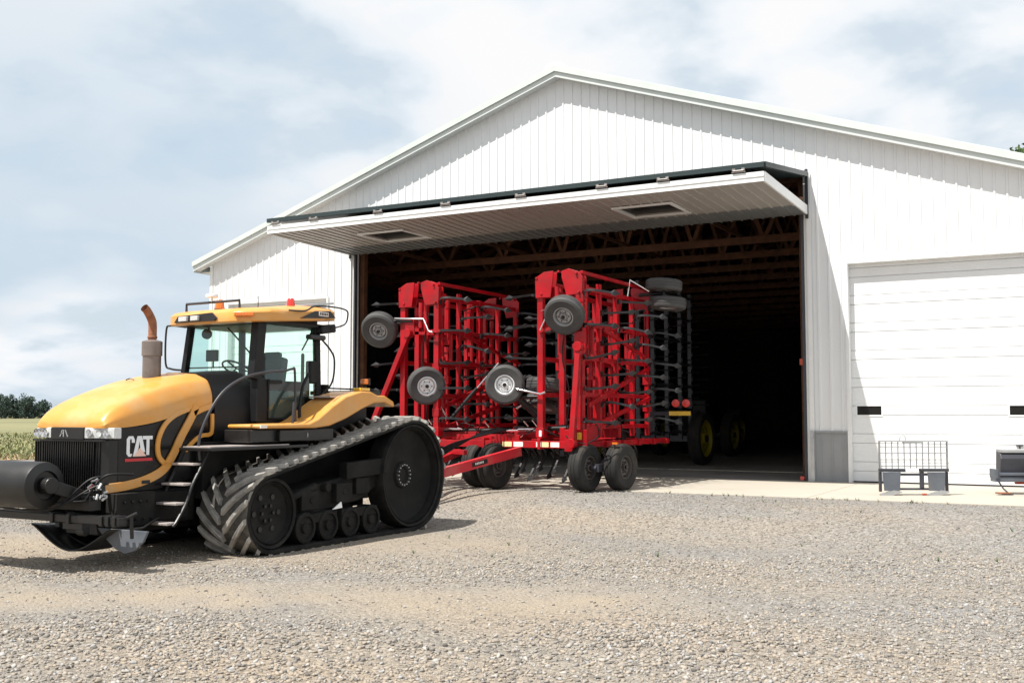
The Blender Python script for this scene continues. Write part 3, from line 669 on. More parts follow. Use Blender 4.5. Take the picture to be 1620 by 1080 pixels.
        u.beam((xf+s*.03, -11.9, .03), (xf+s*.03, -11.1, .05), .12, .12); u.beam((xf+s*.03, -11.0, .05), (xf+s*.03, -10.2, .05), .12, .12)
        u.cyl((xf-s*.02, -11.3, .42), (xf+s*.10, -11.3, .42), .06, 16); u.cyl((xf, -11.62, .27), (xf+s*.095, -11.62, .27), .04, 12); u.cyl((xf, -10.95, .35), (xf+s*.10, -10.95, .35), .045, 12)
        u.beam((xf+s*.02, -10.9, .62), (xf+s*.02, -9.9, .66), .14, .22)
        u.cyl((xf+s*.03, -12.1, .30), (xf+s*.03, -11.5, .45), .05, 12)
        u.build('track_frame', 'cast', K, bevel=.01)
        if side > 0: MB().prism([(-11.26, .13), (-11.06, .14), (-11.08, .22)], lambda a, b_, d: (d, a, b_), xf+.125, xf+.14).build('triangle_plate', 'logowhite', K)
    # ------------------------------------------------------------ chassis
    c = MB()
    c.box2((XC-.42, -14.1, .0), (XC+.42, -9.2, .55)); c.box2((XC-.62, -13.9, .10), (XC+.62, -12.9, .50)); c.box2((XC-.75, -12.9, .35), (XC+.75, -9.3, 1.05))
    c.cyl((XC-1.2, -9.37, .49), (XC+1.2, -9.37, .49), .22, 20); c.cyl((XC-1.2, -12.42, .17), (XC+1.2, -12.42, .17), .14, 16)
    c.box2((XC-.30, -9.3, .15), (XC+.30, -8.75, 1.0)); c.box2((XC-.05, -8.75, .05), (XC+.05, -8.35, .12))
    for i in range(16):
        y = -14.0+.1*i; c.cyl((XC+.62, y, .2+.18*((i*7) % 3)/2), (XC+.66, y, .2+.18*((i*7) % 3)/2), .022, 8)
    c.build('chassis', 'cast', T, bevel=.012)
    # ------------------------------------------------------------ hood
    hb = MB(); st = [  # y, z centre, z shoulder, half shoulder, half side, z low edge
        (-14.285, 1.285, 1.27, .53, .545, 1.235),
        (-14.26, 1.36, 1.32, .545, .585, 1.235),
        (-14.17, 1.46, 1.415, .55, .615, 1.235),
        (-14.00, 1.575, 1.515, .55, .635, 1.240),
        (-13.70, 1.705, 1.63, .55, .65, 1.275),
        (-13.40, 1.80, 1.715, .55, .655, 1.335),
        (-13.05, 1.885, 1.79, .55, .655, 1.45),
        (-12.80, 1.92, 1.82, .55, .65, 1.495),
        (-12.66, 1.93, 1.83, .55, .645, 1.50),
        (-12.62, 1.92, 1.82, .545, .64, 1.50)]
    ring = []
    for (y, zc, zs, hs, hd, zl) in st:
        dz = zc-zs
        h_ = [(hd, zl), (hd, zl+.02), (hd+.006, zl+(zs-zl)*.45), (hs+.035, zs-.045), (hs+.008, zs-.010), (hs-.03, zs+.018), (hs-.16, zs+dz*.62), (hs-.20, zs+dz*.80), (hs-.23, zs+dz*.78), (hs-.40, zs+dz*.92)]
        p = [(-a, b_) for a, b_ in h_]+[(0, zc)]+h_[::-1]
        ring.append([(XC+a, y, b_) for a, b_ in p])
    n = len(ring[0])
    for r in ring: hb.v += [V(p) for p in r]
    for i in range(len(ring)-1):
        for k in range(n-1): hb.f.append((i*n+k, i*n+k+1, (i+1)*n+k+1, (i+1)*n+k)); hb.m.append(0)
    hb.f.append(tuple(range(n))); hb.m.append(0); hb.f.append(tuple(range((len(ring)-1)*n, len(ring)*n))[::-1]); hb.m.append(0)
    ho = hb.build('hood', 'yellow', T, smooth=55); sb = ho.modifiers.new('sub', 'SUBSURF'); sb.levels = 2; sb.render_levels = 2
    MB().tube([(XC-.1, -13.38, 1.815), (XC-.05, -13.36, 1.835), (XC, -13.34, 1.82)], .008, 6).build('latch', 'black', ho)
    # headlight strip
    MB().box2((XC-.26, -14.315, 1.10), (XC+.30, -14.26, 1.245)).build('nose_panel', 'black', T, bevel=.01)
    for (a, b_) in ((XC-.66, XC-.27), (XC+.31, XC+.68)):
        h = MB(); h.prism([(a, -14.31 if abs(a-XC) < .5 else -14.20), (b_, -14.31 if abs(b_-XC) < .5 else -14.20), (b_, -14.10), (a, -14.10)], lambda p, q, d: (p, q, d), 1.115, 1.24)
        ho2 = h.build('headlight', 'clear', T, bevel=.01)
        for k in range(3): MB().lathe([(.045, 0), (.03, -.03), (.001, -.04)], (a+.08+k*.11, -14.32 if abs(a+.08+k*.11-XC) < .5 else -14.27, 1.178), (0, -1, 0), 16).build('reflector', 'chrome', ho2, smooth=40)
    # emblem on the nose
    e = MB()
    for pl in ([(0, 0), (.04, .08), (.055, .08), (.02, 0)], [(.06, 0), (.06, .08), (.078, .08), (.078, 0)], [(.09, .08), (.105, .08), (.15, 0), (.13, 0)], [(.02, .035), (.06, .035), (.06, .045), (.02, .045)]):
        e.prism(pl, lambda a, b_, d: (XC-.10+a, d, 1.135+b_), -14.322, -14.314)
    e.build('nose_emblem', 'steel', T)
    # grille with vertical slats and rounded corners
    def plan(z0, z1, ins, mb):
        pts = [(-.62, -14.12), (-.60, -14.20), (-.54, -14.245), (-.44, -14.265), (.44, -14.265), (.54, -14.245), (.60, -14.20), (.62, -14.12), (.62, -13.95), (-.62, -13.95)]
        mb.prism([(XC+a*(1-ins), b_+ins) for a, b_ in pts], lambda a, b_, d: (a, b_, d), z0, z1)
    g = MB(); plan(.47, 1.10, .0, g); go = g.build('grille', 'black', T, smooth=30)
    g = MB()
    for k in range(30):
        x = XC-.60+.038*k
        if x > XC+.52: break
        g.box2((x, -14.285 if abs(x-XC) < .46 else -14.265, .50), (x+.018, -14.24, 1.08))
    g.build('slats', 'blackgl', go)
    MB().box2((XC-.60, -14.30, 1.085), (XC+.60, -14.25, 1.105)).build('grille_rail', 'black', go)
    # engine side panel, curved at the top under the hood
    for s in (1, -1):
        xs = XC+s*.63
        p = MB(); p.prism([(-14.10, .50), (-14.10, 1.24), (-13.75, 1.26), (-13.40, 1.33), (-13.05, 1.46), (-12.66, 1.50), (-12.66, .75), (-12.95, .60), (-13.5, .50)], lambda a, b_, d: (d, a, b_), xs, xs-s*.05)
        p.build('engine_side_panel', 'blackgl', T, bevel=.01)
        xq = xs+s*.004
        # yellow sweeping guard: low bar, strap and loops
        y = MB()
        def rib(pts, w, th=.03):
            P = [V(q) for q in pts]; lo = len(y.v); nn = len(P)
            for i, q in enumerate(P):
                d = (P[min(i+1, nn-1)]-P[max(i-1, 0)]).normalized(); nr = Vector((0, -d.z, d.y)); ww = w[i] if isinstance(w, (list, tuple)) else w
                for a_, b_ in ((-1, 0), (1, 0), (1, 1), (-1, 1)): y.v.append(q+nr*ww/2*a_+Vector((s*th*b_, 0, 0)))
            for i in range(nn-1):
                for k in range(4): y.f.append((lo+i*4+k, lo+i*4+(k+1) % 4, lo+(i+1)*4+(k+1) % 4, lo+(i+1)*4+k)); y.m.append(0)
            y.f.append((lo, lo+1, lo+2, lo+3)); y.f.append(tuple(lo+(nn-1)*4+k for k in (3, 2, 1, 0))); y.m += [0, 0]
        X_ = lambda a, b_: (xq, a, b_)
        rib(smooth_path([X_(-14.33, .555), X_(-14.0, .575), X_(-13.7, .63), X_(-13.45, .73), X_(-13.30, .90), X_(-13.17, 1.12), X_(-13.02, 1.34), X_(-12.93, 1.50)], 6), .105)
        rib(smooth_path([X_(-13.42, .80), X_(-13.52, .90), X_(-13.53, 1.08), X_(-13.44, 1.26), X_(-13.28, 1.38), X_(-13.05, 1.46)], 6), .06)
        rib(smooth_path([X_(-12.98, 1.40), X_(-12.82, 1.46), X_(-12.66, 1.50)], 4), .07)
        rib(smooth_path([X_(-12.66, 1.40), X_(-12.66, 1.20), X_(-12.70, 1.14), X_(-12.86, 1.12), X_(-13.02, 1.02), X_(-13.10, .94)], 5), .05)
        y.build('side_guard', 'yellow', T, bevel=.006)
        MB().prism([(-14.35, .50), (-14.35, .61), (-14.30, .61), (-14.30, .50)], lambda a, b_, d: (d, a, b_), xq-s*.001, xq+s*.035).build('tow_bracket', 'black', T)
        MB().box2((min(xq+s*.031, xq+s*.036), -13.78, .585), (max(xq+s*.031, xq+s*.036), -13.66, .625)).build('vent_slot', 'black', T)
        # lettering and triangle on the side panel
        y0, z0, H = -13.985, .905, .235
        def mp(a, b_, d):
            yy = y0+a*H*s if s > 0 else y0+1.62*H-a*H
            return (d, yy, z0+b_*H)
        w = MB(); dd0, dd1 = xs+s*.0015, xs+s*.006
        w.prism([(.50, .68), (.50, .80), (.40, 1.0), (.12, 1.0), (0, .86), (0, .14), (.12, 0), (.28, 0), (.36, .13), (.22, .13), (.19, .2), (.19, .8), (.23, .87), (.28, .87), (.31, .8), (.31, .68)], mp, dd0, dd1)
        w.prism([(.40, 0), (.66, 1.0), (.94, 1.0), (1.16, .20), (1.0, .20), (.86, .36), (.80, .78), (.72, .36), (.54, 0)], mp, dd0, dd1)
        w.prism([(1.0, 1.0), (1.62, 1.0), (1.62, .83), (1.42, .83), (1.42, 0.05), (1.24, .05), (1.24, .83), (1.0, .83)], mp, dd0, dd1)
        w.build('lettering', 'logowhite', T)
        MB().prism([(.42, 0), (.82, .42), (1.22, 0)], mp, dd0+s*.004, dd1+s*.004).build('logo_triangle', 'logopeach', T)
        MB().prism([(-.08, -.24), (-.08, -.10), (1.62, -.10), (1.66, -.24)], mp, dd0, dd1).build('logo_bar', 'logored', T)
    # cowl between hood and cab
    c = MB(); ring = []
    prof = [(-.63, .9), (-.66, 1.45), (-.60, 1.72), (-.45, 1.90), (-.2, 1.95), (.2, 1.95), (.45, 1.90), (.60, 1.72), (.66, 1.45), (.63, .9)]
    for yy, sc in ((-12.615, .985), (-12.25, 1.0), (-11.92, 1.03)): ring.append([(XC+a*sc, yy, .9+(b_-.9)*sc-.0) for a, b_ in prof])
    for r in ring: c.v += [V(p) for p in r]
    n = len(prof)
    for i in range(2):
        for k in range(n-1): c.f.append((i*n+k, i*n+k+1, (i+1)*n+k+1, (i+1)*n+k)); c.m.append(0)
    c.f.append(tuple(range(n))); c.f.append(tuple(range(2*n, 3*n))[::-1]); c.m += [0, 0]
    c.build('cowl', 'plastic', T, smooth=40)
    # exhaust
    m = MB().lathe([(.001, 0), (.10, 0), (.112, .01), (.112, .34), (.125, .345), (.125, .52), (.11, .53), (.06, .545), (.001, .545)], (1.0, -13.11, 1.78), (0, 0, 1), 32)
    mo = m.build('muffler', 'muffler', T, smooth=35)
    pth = smooth_path([(1.0, -13.11, 2.31), (1.0, -13.11, 2.5), (1.0, -13.13, 2.58), (1.0, -13.20, 2.68), (1.0, -13.25, 2.72)], 6)
    pp = MB().tube(pth, .052, 16, caps=False); pp.tube(pth[::-1], .046, 16, caps=False); pp.lathe([(.052, 0), (.06, .005), (.06, .03), (.052, .035)], (1, -13.11, 2.34), (0, 0, 1), 20)
    pp.build('exhaust_pipe', 'rust', mo, smooth=60)
    # ------------------------------------------------------------ cab
    zb, zt = 1.28, 2.66; xl, xr = XC-.73, XC+.77; yf, yr = -11.95, -10.72
    def post(name, a, b_, w, d, m='plastic'): return MB().beam(a, b_, w, d, (0, 1, 0)).build(name, m, T, bevel=.012)
    post('cab_pillar', (xl+.05, yf+.07, 1.80), (xl+.10, yf+.16, zt), .08, .09)
    post('cab_pillar', (xr-.06, yf-.02, 1.85), (xr-.08, yf+.08, zt), .12, .17)
    post('cab_pillar', (xr-.04, yf+.03, zb), (xr-.07, yf+.08, 1.86), .14, .20)
    post('cab_pillar', (xr-.02, yr, zb), (xr-.05, yr-.02, zt), .07, .10)
    post('cab_pillar', (xl+.05, yr, zb), (xl+.05, yr-.02, zt), .07, .09)
    fr = MB(); fr.box2((xl, yf+.02, zb-.05), (xr, yr, zb+.06)); fr.box2((xl+.04, yf+.1, zt-.07), (xr-.04, yr, zt+.05))
    fr.beam((xl+.06, yf+.12, 2.03), (xr-.12, yf+.12, 2.03), .02, .02); fr.box2((xl+.02, yf+.03, zb), (xl+.10, yr, 1.70)); fr.box2((xl, yr-.08, zb), (xr-.1, yr, 1.62))
    fr.build('cab_frame', 'plastic', T, bevel=.01)
    MB().add([(xl+.07, yf+.09, 1.85), (xr-.12, yf+.0, 1.85), (xr-.12, yf+.09, zt-.05), (xl+.10, yf+.16, zt-.05)], [(0, 1, 2, 3)]).build('windscreen', 'glass', T)
    MB().add([(xr-.005, yf+.12, zb+.07), (xr-.005, yr-.05, zb+.07), (xr-.04, yr-.06, zt-.05), (xr-.04, yf+.16, zt-.05)], [(0, 1, 2, 3)]).build('door_glass', 'glass', T)
    MB().add([(xl+.02, yf+.12, 1.7), (xl+.02, yr-.04, 1.7), (xl+.05, yr-.04, zt-.05), (xl+.05, yf+.16, zt-.05)], [(0, 1, 2, 3)]).build('side_glass', 'glass', T)
    MB().add([(xl+.09, yr-.02, 1.62), (xr-.06, yr-.02, 1.62), (xr-.08, yr-.03, zt-.05), (xl+.09, yr-.03, zt-.05)], [(0, 1, 2, 3)]).build('rear_glass', 'glass', T)
    # door edge, hinge and handle
    d = MB(); d.tube([(xr+.012, yf+.17, zb+.06), (xr+.012, yf+.17, 1.86)], .014, 8); d.tube([(xr+.005, yf+.17, zb+.06), (xr+.012, yr-.30, zb+.02)], .014, 8); d.box2((xr+.0, yf+.17, 1.80), (xr+.03, yf+.42, 1.85))
    d.build('door_frame', 'plastic', T)
    # interior: seat, console, steering wheel, screen, drapes of cable
    s_ = MB(); s_.box((XC+.05, -11.15, 1.62), (.52, .46, .16)); s_.box((XC+.05, -10.93, 1.92), (.50, .14, .56), (-.16, 0, 0)); s_.box((XC+.05, -10.89, 2.20), (.30, .10, .16), (-.16, 0, 0)); s_.box((XC+.34, -11.1, 1.80), (.12, .40, .07)); s_.box((XC+.05, -11.12, 1.42), (.40, .40, .26))
    so = s_.build('seat', 'seat', T, bevel=.05)
    st_ = MB(); st_.tube([(XC+.02, -11.80, 1.50), (XC+.02, -11.60, 1.98)], .035, 10); cw = Vector((XC+.02, -11.585, 2.02)); ax = Vector((0, .5, .86)).normalized(); pts = []
    uu = Vector((1, 0, 0)); vv = ax.cross(uu)
    for k in range(25): t = 2*math.pi*k/24; pts.append(cw+(uu*math.cos(t)+vv*math.sin(t))*.20)
    st_.tube(pts, .014, 8)
    for k in range(3): t = 2*math.pi*k/3+.5; st_.tube([cw, cw+(uu*math.cos(t)+vv*math.sin(t))*.2], .012, 6)
    st_.build('steering_wheel', 'plastic', T, smooth=50)
    q = MB(); q.box((XC-.30, -11.72, 2.20), (.20, .05, .16)); q.tube([(XC-.30, -11.7, 2.04), (XC-.30, -11.7, 2.13)], .012); q.build('monitor', 'plastic', T, bevel=.008)
    q = MB(); q.lathe([(.001, -.02), (.07, -.02), (.07, .02), (.001, .02)], (XC-.38, -11.75, 2.50), (.3, -1, .1), 20); q.tube([(XC-.38, -11.74, 2.5), (XC-.38, -11.7, 2.62)], .01); q.build('rear_view_mirror', 'plastic', T, smooth=40)
    pieces('cable', 'plastic', T, [lambda q: q.tube(smooth_path([(XC-.15, -11.60, 2.60), (XC+.0, -11.5, 2.4), (XC+.18, -11.4, 2.15), (XC+.3, -11.35, 1.9)], 5), .013, 6), lambda q: q.tube([(xr-.10, yr-.04, 2.58), (xr-.28, yr-.05, 2.3)], .012, 6)])
    MB().box((XC+.42, -11.62, 1.55), (.12, .25, .4)).build('armrest_console', 'plastic', T, bevel=.02); q = MB(); q.box((XC+.48, -10.95, 1.60), (.22, .5, .5)); q.tube([(xr-.17, -10.88, 1.6), (xr-.17, -10.88, 2.25)], .025, 10); q.box((xr-.05, -10.80, 1.98), (.10, .22, .32)); q.build('console', 'plastic', T, bevel=.02)
    q = MB(); q.box((XC+.30, yf+.20, 1.62), (.70, .25, .5)); q.box((XC, yf+.18, 1.80), (1.2, .16, .16)); q.build('dashboard', 'plastic', T, bevel=.04)
    MB().box2((xr-.03, yf+.20, zb+.065), (xr-.015, yr-.30, 1.84)).build('door_dark_backing', 'cabdark', T)  # opaque dark sheet added behind the glass for the dim cab interior
    # roof: wedge with rounded corners, thick lip
    def roofring(z, g, ins=0):
        P = [(XC-.64+ins, -12.13), (XC+.62, -12.28), (XC+.82, -12.18), (XC+.93, -11.92), (XC+.95, -10.85), (XC+.84, -10.48), (XC+.62, -10.38), (XC-.60, -10.38), (XC-.82, -10.55), (XC-.86, -11.75), (XC-.80, -12.02)]
        cx, cy = XC, -11.3
        return [(cx+(a-cx)*g, cy+(b_-cy)*g, z+(b_-cy)*.075) for a, b_ in P]
    r = MB(); rs = [roofring(2.66, .93), roofring(2.665, 1.0), roofring(2.79, 1.0), roofring(2.835, .95), roofring(2.865, .82), roofring(2.885, .55)]; n = 11
    for q_ in rs: r.v += [V(p) for p in q_]
    for i in range(len(rs)-1):
        for k in range(n): r.f.append((i*n+k, i*n+(k+1) % n, (i+1)*n+(k+1) % n, (i+1)*n+k)); r.m.append(0)
    r.f.append(tuple(range(n))[::-1]); r.f.append(tuple(range((len(rs)-1)*n, len(rs)*n))); r.m += [0, 0]
    ro = r.build('cab_roof', 'yellow', T, smooth=38, bevel=.012)
    MB().box2((xl+.02, -12.0, 2.60), (xr+.04, -10.55, 2.66)).box((xr-.02, -10.62, 2.60), (.22, .32, .12), (.15, 0, 0)).build('roof_liner', 'plastic', T, bevel=.02)
    def rfz(y): return 2.72+(y+11.3)*.075
    # lights in the roof lip
    f = MB(); f.prism([(-.48, .0), (-.40, .085), (.30, .10), (.40, .03), (.36, -.01)], lambda a, b_, d: (XC-.1+a, -12.16-a*.115+d, rfz(-12.2)-.02+b_), -.06, .0); f.build('light_recess', 'black', ro)
    for a, w_ in ((XC-.36, .17), (XC-.12, .15)): MB().box((a, -12.25-(a-XC)*.115, rfz(-12.2)+.02), (w_, .04, .065), (0, 0, -.115)).build('work_light', 'clear', ro, bevel=.006)
    MB().box((XC+.76, -12.235, rfz(-12.2)+.035), (.26, .05, .055), (0, 0, .46)).build('marker_light', 'amber', ro, bevel=.012)
    f = MB(); f.prism([(-11.35, .0), (-11.05, .10), (-10.72, .10), (-10.60, .0)], lambda a, b_, d: (XC+.955+d, a, rfz(a)-.02+b_), -.02, .006); f.build('light_recess', 'black', ro)
    f = MB().box((XC+.966, -10.88, rfz(-10.88)+.035), (.012, .20, .06)); f.build('roof_sign', 'stickerw', ro)
    f = MB(); 
    for k in range(5): f.box((XC+.975, -10.955+k*.036, rfz(-10.88)+.035), (.006, .018, .035))
    f.build('sign_mark', 'black', ro)
    # grab rail looping round the rear corner
    MB().tube(smooth_path([(XC+.98, -11.62, 2.78), (XC+.99, -11.3, 2.80), (XC+1.0, -11.1, 2.88), (XC+1.0, -10.7, 2.90), (XC+1.0, -10.42, 2.88), (XC+1.0, -10.38, 2.80), (XC+.98, -10.42, 2.68), (XC+.90, -10.55, 2.62), (XC+.82, -10.62, 2.58)], 5), .012, 8).build('grab_rail', 'black', ro, smooth=60)
    # front carrier rail, receiver, beacons, aerial
    MB().tube([(XC-.52, -12.0, 2.77), (XC-.52, -12.0, 2.90), (XC+.50, -12.05, 2.90), (XC+.50, -12.05, 2.78)], .018, 8).build('roof_rail', 'charcoal', ro)
    g_ = MB(); g_.tube([(XC-.02, -12.03, 2.90), (XC-.02, -12.03, 2.97)], .012); g_.lathe([(.001, 0), (.08, 0), (.085, .02), (.075, .045), (.001, .05)], (XC-.02, -12.03, 2.965), (0, 0, 1), 20); g_.build('gps_receiver', 'rimwhite', ro, smooth=40)
    for x, y, r0 in ((XC-.10, -11.80, .065), (XC+.60, -11.15, .058)):
        zz_ = 2.80+.0 if y < -11.5 else 2.845
        bc = MB().lathe([(r0*1.1, 0), (r0*1.1, .015), (r0, .02), (r0*.85, .11), (r0*.6, .13), (.001, .135)], (x, y, zz_+.03), (0, 0, 1), 20); bb = bc.build('beacon', 'redl' if y > -11.5 else 'amber', ro, smooth=40)
        MB().cyl((x, y, zz_-.03), (x, y, zz_+.03), r0*1.15, 20).build('base', 'black', bb)
    MB().tube([(XC+.55, -11.75, 2.80), (XC+.55, -11.75, 2.98)], .006, 6).build('aerial', 'black', ro)
    MB().add([(XC+.30, -10.95, 2.90), (XC+.80, -10.95, 2.90), (XC+.80, -10.45, 2.97), (XC+.30, -10.45, 2.97), (XC+.30, -10.95, 2.93), (XC+.80, -10.95, 2.93), (XC+.80, -10.45, 3.0), (XC+.30, -10.45, 3.0)], [(0, 1, 2, 3), (4, 5, 6, 7), (0, 1, 5, 4), (1, 2, 6, 5), (2, 3, 7, 6), (3, 0, 4, 7)]).build('roof_hatch', 'steel', ro)
    # mirrors
    MB().tube(smooth_path([(xl+.05, yf+.1, 2.60), (xl-.12, yf-.02, 2.62), (xl-.17, yf-.05, 2.55), (xl-.17, yf-.05, 2.10), (xl-.10, yf-.02, 2.02), (xl+.04, yf+.08, 2.00)], 5), .014, 8).build('mirror_bracket', 'black', T, smooth=60)
    MB().box((xl-.15, yf-.02, 2.36), (.18, .05, .30)).build('wing_mirror', 'plastic', T, bevel=.02) if False else None
    MB().tube(smooth_path([(xr+.02, yr+.02, 2.45), (xr+.10, yr+.12, 2.30), (xr+.14, yr+.16, 2.15), (xr+.12, yr+.14, 1.85), (xr+.02, yr+.04, 1.66)], 5), .014, 8).build('grab_handle', 'black', T, smooth=60)
    MB().box((xr+.03, yr-.12, 2.47), (.10, .34, .07)).build('rear_work_light', 'black', T, bevel=.02)
    # ------------------------------------------------------------ deck, fenders, steps, rails
    for s in (1, -1):
        X0 = XC+s*.80; X1 = XC+s*1.36
        pf = [(-12.55, 1.215), (-12.55, 1.265), (-11.62, 1.275), (-11.45, 1.33), (-11.15, 1.50), (-10.85, 1.64), (-10.5, 1.715), (-10.28, 1.71), (-10.12, 1.66), (-9.95, 1.66), (-9.74, 1.58), (-9.70, 1.50), (-9.78, 1.50), (-9.95, 1.56), (-10.2, 1.55), (-10.5, 1.46), (-10.85, 1.33), (-11.2, 1.235), (-11.5, 1.21)]
        f = MB().prism(pf, lambda a, b_, d: (d, a, b_), X0, X1); fo = f.build('fender', 'yellow', T, smooth=30, bevel=.02)
        MB().box((XC+s*1.18, -10.28, 1.745), (.16, .20, .045)).build('reflector', 'ambery', fo, bevel=.008)
        MB().box((XC+s*1.10, -10.10, 1.86), (.12, .05, .08)).build('tail_light', 'amber', fo, bevel=.01); MB().box((XC+s*1.10, -10.07, 1.86), (.14, .03, .10)).tube([(XC+s*1.1, -10.07, 1.70), (XC+s*1.1, -10.07, 1.84)], .012).build('light_bracket', 'black', fo)
        MB().box((XC+s*1.36, -12.50, 1.24), (.01, .12, .04)).build('marker', 'stickerw', fo)
        k = MB(); k.box2((min(X0, X1-s*.03), -13.35, .96), (max(X0, X1-s*.03), -11.6, 1.0)); k.beam((X0, -11.9, 1.12), (X1-s*.04, -11.9, 1.12), .5, .14); k.box2((min(X0, X1-s*.10), -12.6, 1.04), (max(X0, X1-s*.10), -11.0, 1.20)); k.build('deck', 'black', T, bevel=.01)
        MB().box2((min(X0+s*.06, X1-s*.06), -13.34, 1.0), (max(X0+s*.06, X1-s*.06), -11.95, 1.012)).build('deck_plate', 'step', T)
        tk = MB().box2((min(XC+s*.5, XC+s*.78), -10.70, 1.05), (max(XC+s*.5, XC+s*.78), -9.6, 1.60)); tk.build('fuel_tank', 'plastic', T, bevel=.04)
    MB().prism([(-11.50, 1.30), (-11.05, 1.44), (-10.75, 1.58), (-10.72, 1.36), (-11.2, 1.28)], lambda a, b_, d: (d, a, b_), XC+.79, XC+1.15).build('battery_cover', 'plastic', T, bevel=.01)
    MB().box2((XC+.82, -11.0, 1.62), (XC+1.2, -10.72, 1.645)).build('tank_step', 'step', T)
    w = MB().lathe([(.075, 0), (.07, .10), (.055, .14), (.075, .17), (.075, .20), (.001, .205)], (XC+.55, -10.35, 1.62), (0, 0, 1), 20); w.build('filler_neck', 'cast', T, smooth=35)
    MB().tube([(XC+.3, -10.0, 1.78), (XC+1.25, -10.0, 1.74)], .012).box((XC+.75, -10.1, 1.70), (.9, .5, .06)).build('rear_rail', 'black', T)
    # four step treads hung ahead of the near track
    for (y, z) in ((-13.27, .80), (-13.42, .57), (-13.53, .35), (-13.66, .13)):
        MB().box((XC+.86, y, z), (.36, .16, .028)).build('step', 'step', T, bevel=.006)
    for x in (XC+.665, XC+1.055): MB().tube(smooth_path([(x, -13.66, .10), (x, -13.60, .16), (x, -13.46, .36), (x, -13.36, .58), (x, -13.20, .82), (x, -13.12, .98)], 5), .018, 8).build('step_frame', 'black', T)
    l = MB()
    l.tube(smooth_path([(XC+1.0, -13.20, .84), (XC+1.0, -13.22, 1.10), (XC+1.04, -13.10, 1.42), (XC+1.08, -12.90, 1.68), (XC+1.1, -12.58, 1.85), (XC+1.12, -12.2, 1.93), (XC+1.12, -11.85, 1.96), (XC+1.08, -11.66, 1.99), (XC+1.06, -11.58, 1.94), (XC+1.06, -11.56, 1.30)], 6), .017, 10)
    l.tube([(XC+1.1, -11.62, 1.30), (XC+1.12, -11.66, 1.55), (XC+1.12, -11.70, 1.05)], .018, 8)
    l.build('handrail', 'charcoal', T, smooth=60)
    MB().tube(smooth_path([(XC+1.02, -11.42, 1.28), (XC+.98, -11.38, 1.5), (XC+.9, -11.22, 1.78), (XC+.85, -11.05, 1.95)], 5), .022, 8).build('rear_handrail', 'plastic', T, smooth=60)
    MB().lathe([(.001, 0), (.065, 0), (.065, .03), (.001, .035)], (XC+1.20, -11.55, 1.12), (.5, -.8, 0), 20).build('deck_lamp', 'steel', T, smooth=40)
    # ------------------------------------------------------------ front roller weight, tow bar, belly pan, hoses
    MB().lathe([(.001, 0), (.225, 0), (.25, .02), (.258, .06), (.258, 1.44), (.25, 1.47), (.16, 1.50), (.15, 1.47), (.001, 1.47)], (XC-1.10, -14.86, .62), (1, 0, 0), 48).build('front_roller', 'black', T, smooth=30)
    b = MB(); b.cyl((XC+.38, -14.86, .62), (XC+.50, -14.86, .62), .09, 20); b.beam((XC+.46, -14.86, .62), (XC+.50, -14.3, .42), .05, .14); b.beam((XC-1.15, -14.86, .62), (XC-.9, -14.3, .45), .05, .14); b.cyl((XC-1.2, -14.86, .62), (XC-1.1, -14.86, .62), .09, 20)
    b.box2((XC-1.05, -14.50, .32), (XC+.66, -14.34, .48)); b.build('roller_bracket', 'black', T, bevel=.01)
    b = MB(); b.box2((XC-2.2, -14.60, .20), (XC+1.24, -14.47, .285))
    for x in (XC+.15, XC+.42, XC+.95, XC+1.05, XC+1.15): b.box2((x, -14.62, .185), (x+.05, -14.45, .30))
    b.box2((XC+.3, -14.56, .12), (XC+.62, -14.46, .20)); b.tube([(XC+1.18, -14.5, .25), (XC+1.32, -14.42, .33)], .018, 8); b.tube([(XC+1.26, -14.45, .30), (XC+1.26, -14.43, .05)], .02, 8); b.cyl((XC+.5, -14.5, .1), (XC+.62, -14.5, .1), .05, 12)
    b.beam((XC-.35, -14.5, .25), (XC-.3, -13.9, .28), .1, .12); b.beam((XC+.35, -14.5, .25), (XC+.3, -13.9, .28), .1, .12); b.build('tow_bar', 'black', T, bevel=.008)
    # curved belly pan: a sheet bowed downwards
    p = MB(); nx = 24
    def pan(u): return (XC-.45+u*1.35, .10-.27*math.sin(math.pi*min(1, u*1.0))**1.2)
    ol = len(p.v)
    for i in range(nx+1):
        x, z = pan(i/nx)
        for yy, dz in ((-14.40, .02), (-14.2, 0), (-13.95, .0), (-13.7, .10)): p.v += [Vector((x, yy, z+dz))]
    for i in range(nx):
        for k in range(3): p.f.append((i*4+k, (i+1)*4+k, (i+1)*4+k+1, i*4+k+1)); p.m.append(0)
    po = p.build('belly_pan', 'black', T, smooth=60); so_ = po.modifiers.new('solid', 'SOLIDIFY'); so_.thickness = .02
    p = MB(); p.prism([(XC+.55, .12), (XC+1.35, .12), (XC+1.28, .0), (XC+1.15, -.10), (XC+1.0, -.14), (XC+.85, -.10), (XC+.7, .0)], lambda a, b_, d: (a, d, b_), -14.30, -14.27); p.build('skid_shoe', 'skidgrey', T, bevel=.005)
    h = MB()
    for k, (x0, z0) in enumerate(((.72, .60), (.78, .52), (.66, .45), (.74, .38))):
        h.tube(smooth_path([(XC+x0, -14.35, z0+.1), (XC+x0-.10, -14.5, z0+.06), (XC+x0-.35, -14.72, .36+.02*k), (XC+x0-.8, -14.78, .33), (XC+x0-1.5, -14.72, .36)], 6), .011, 6)
    h.tube(smooth_path([(XC+.95, -14.15, .72), (XC+.80, -14.38, .72), (XC+.68, -14.45, .60), (XC+.62, -14.52, .45)], 6), .013, 8)
    h.build('front_hose', 'plastic', T, smooth=60)
    h = MB(); rr = random.Random(3)
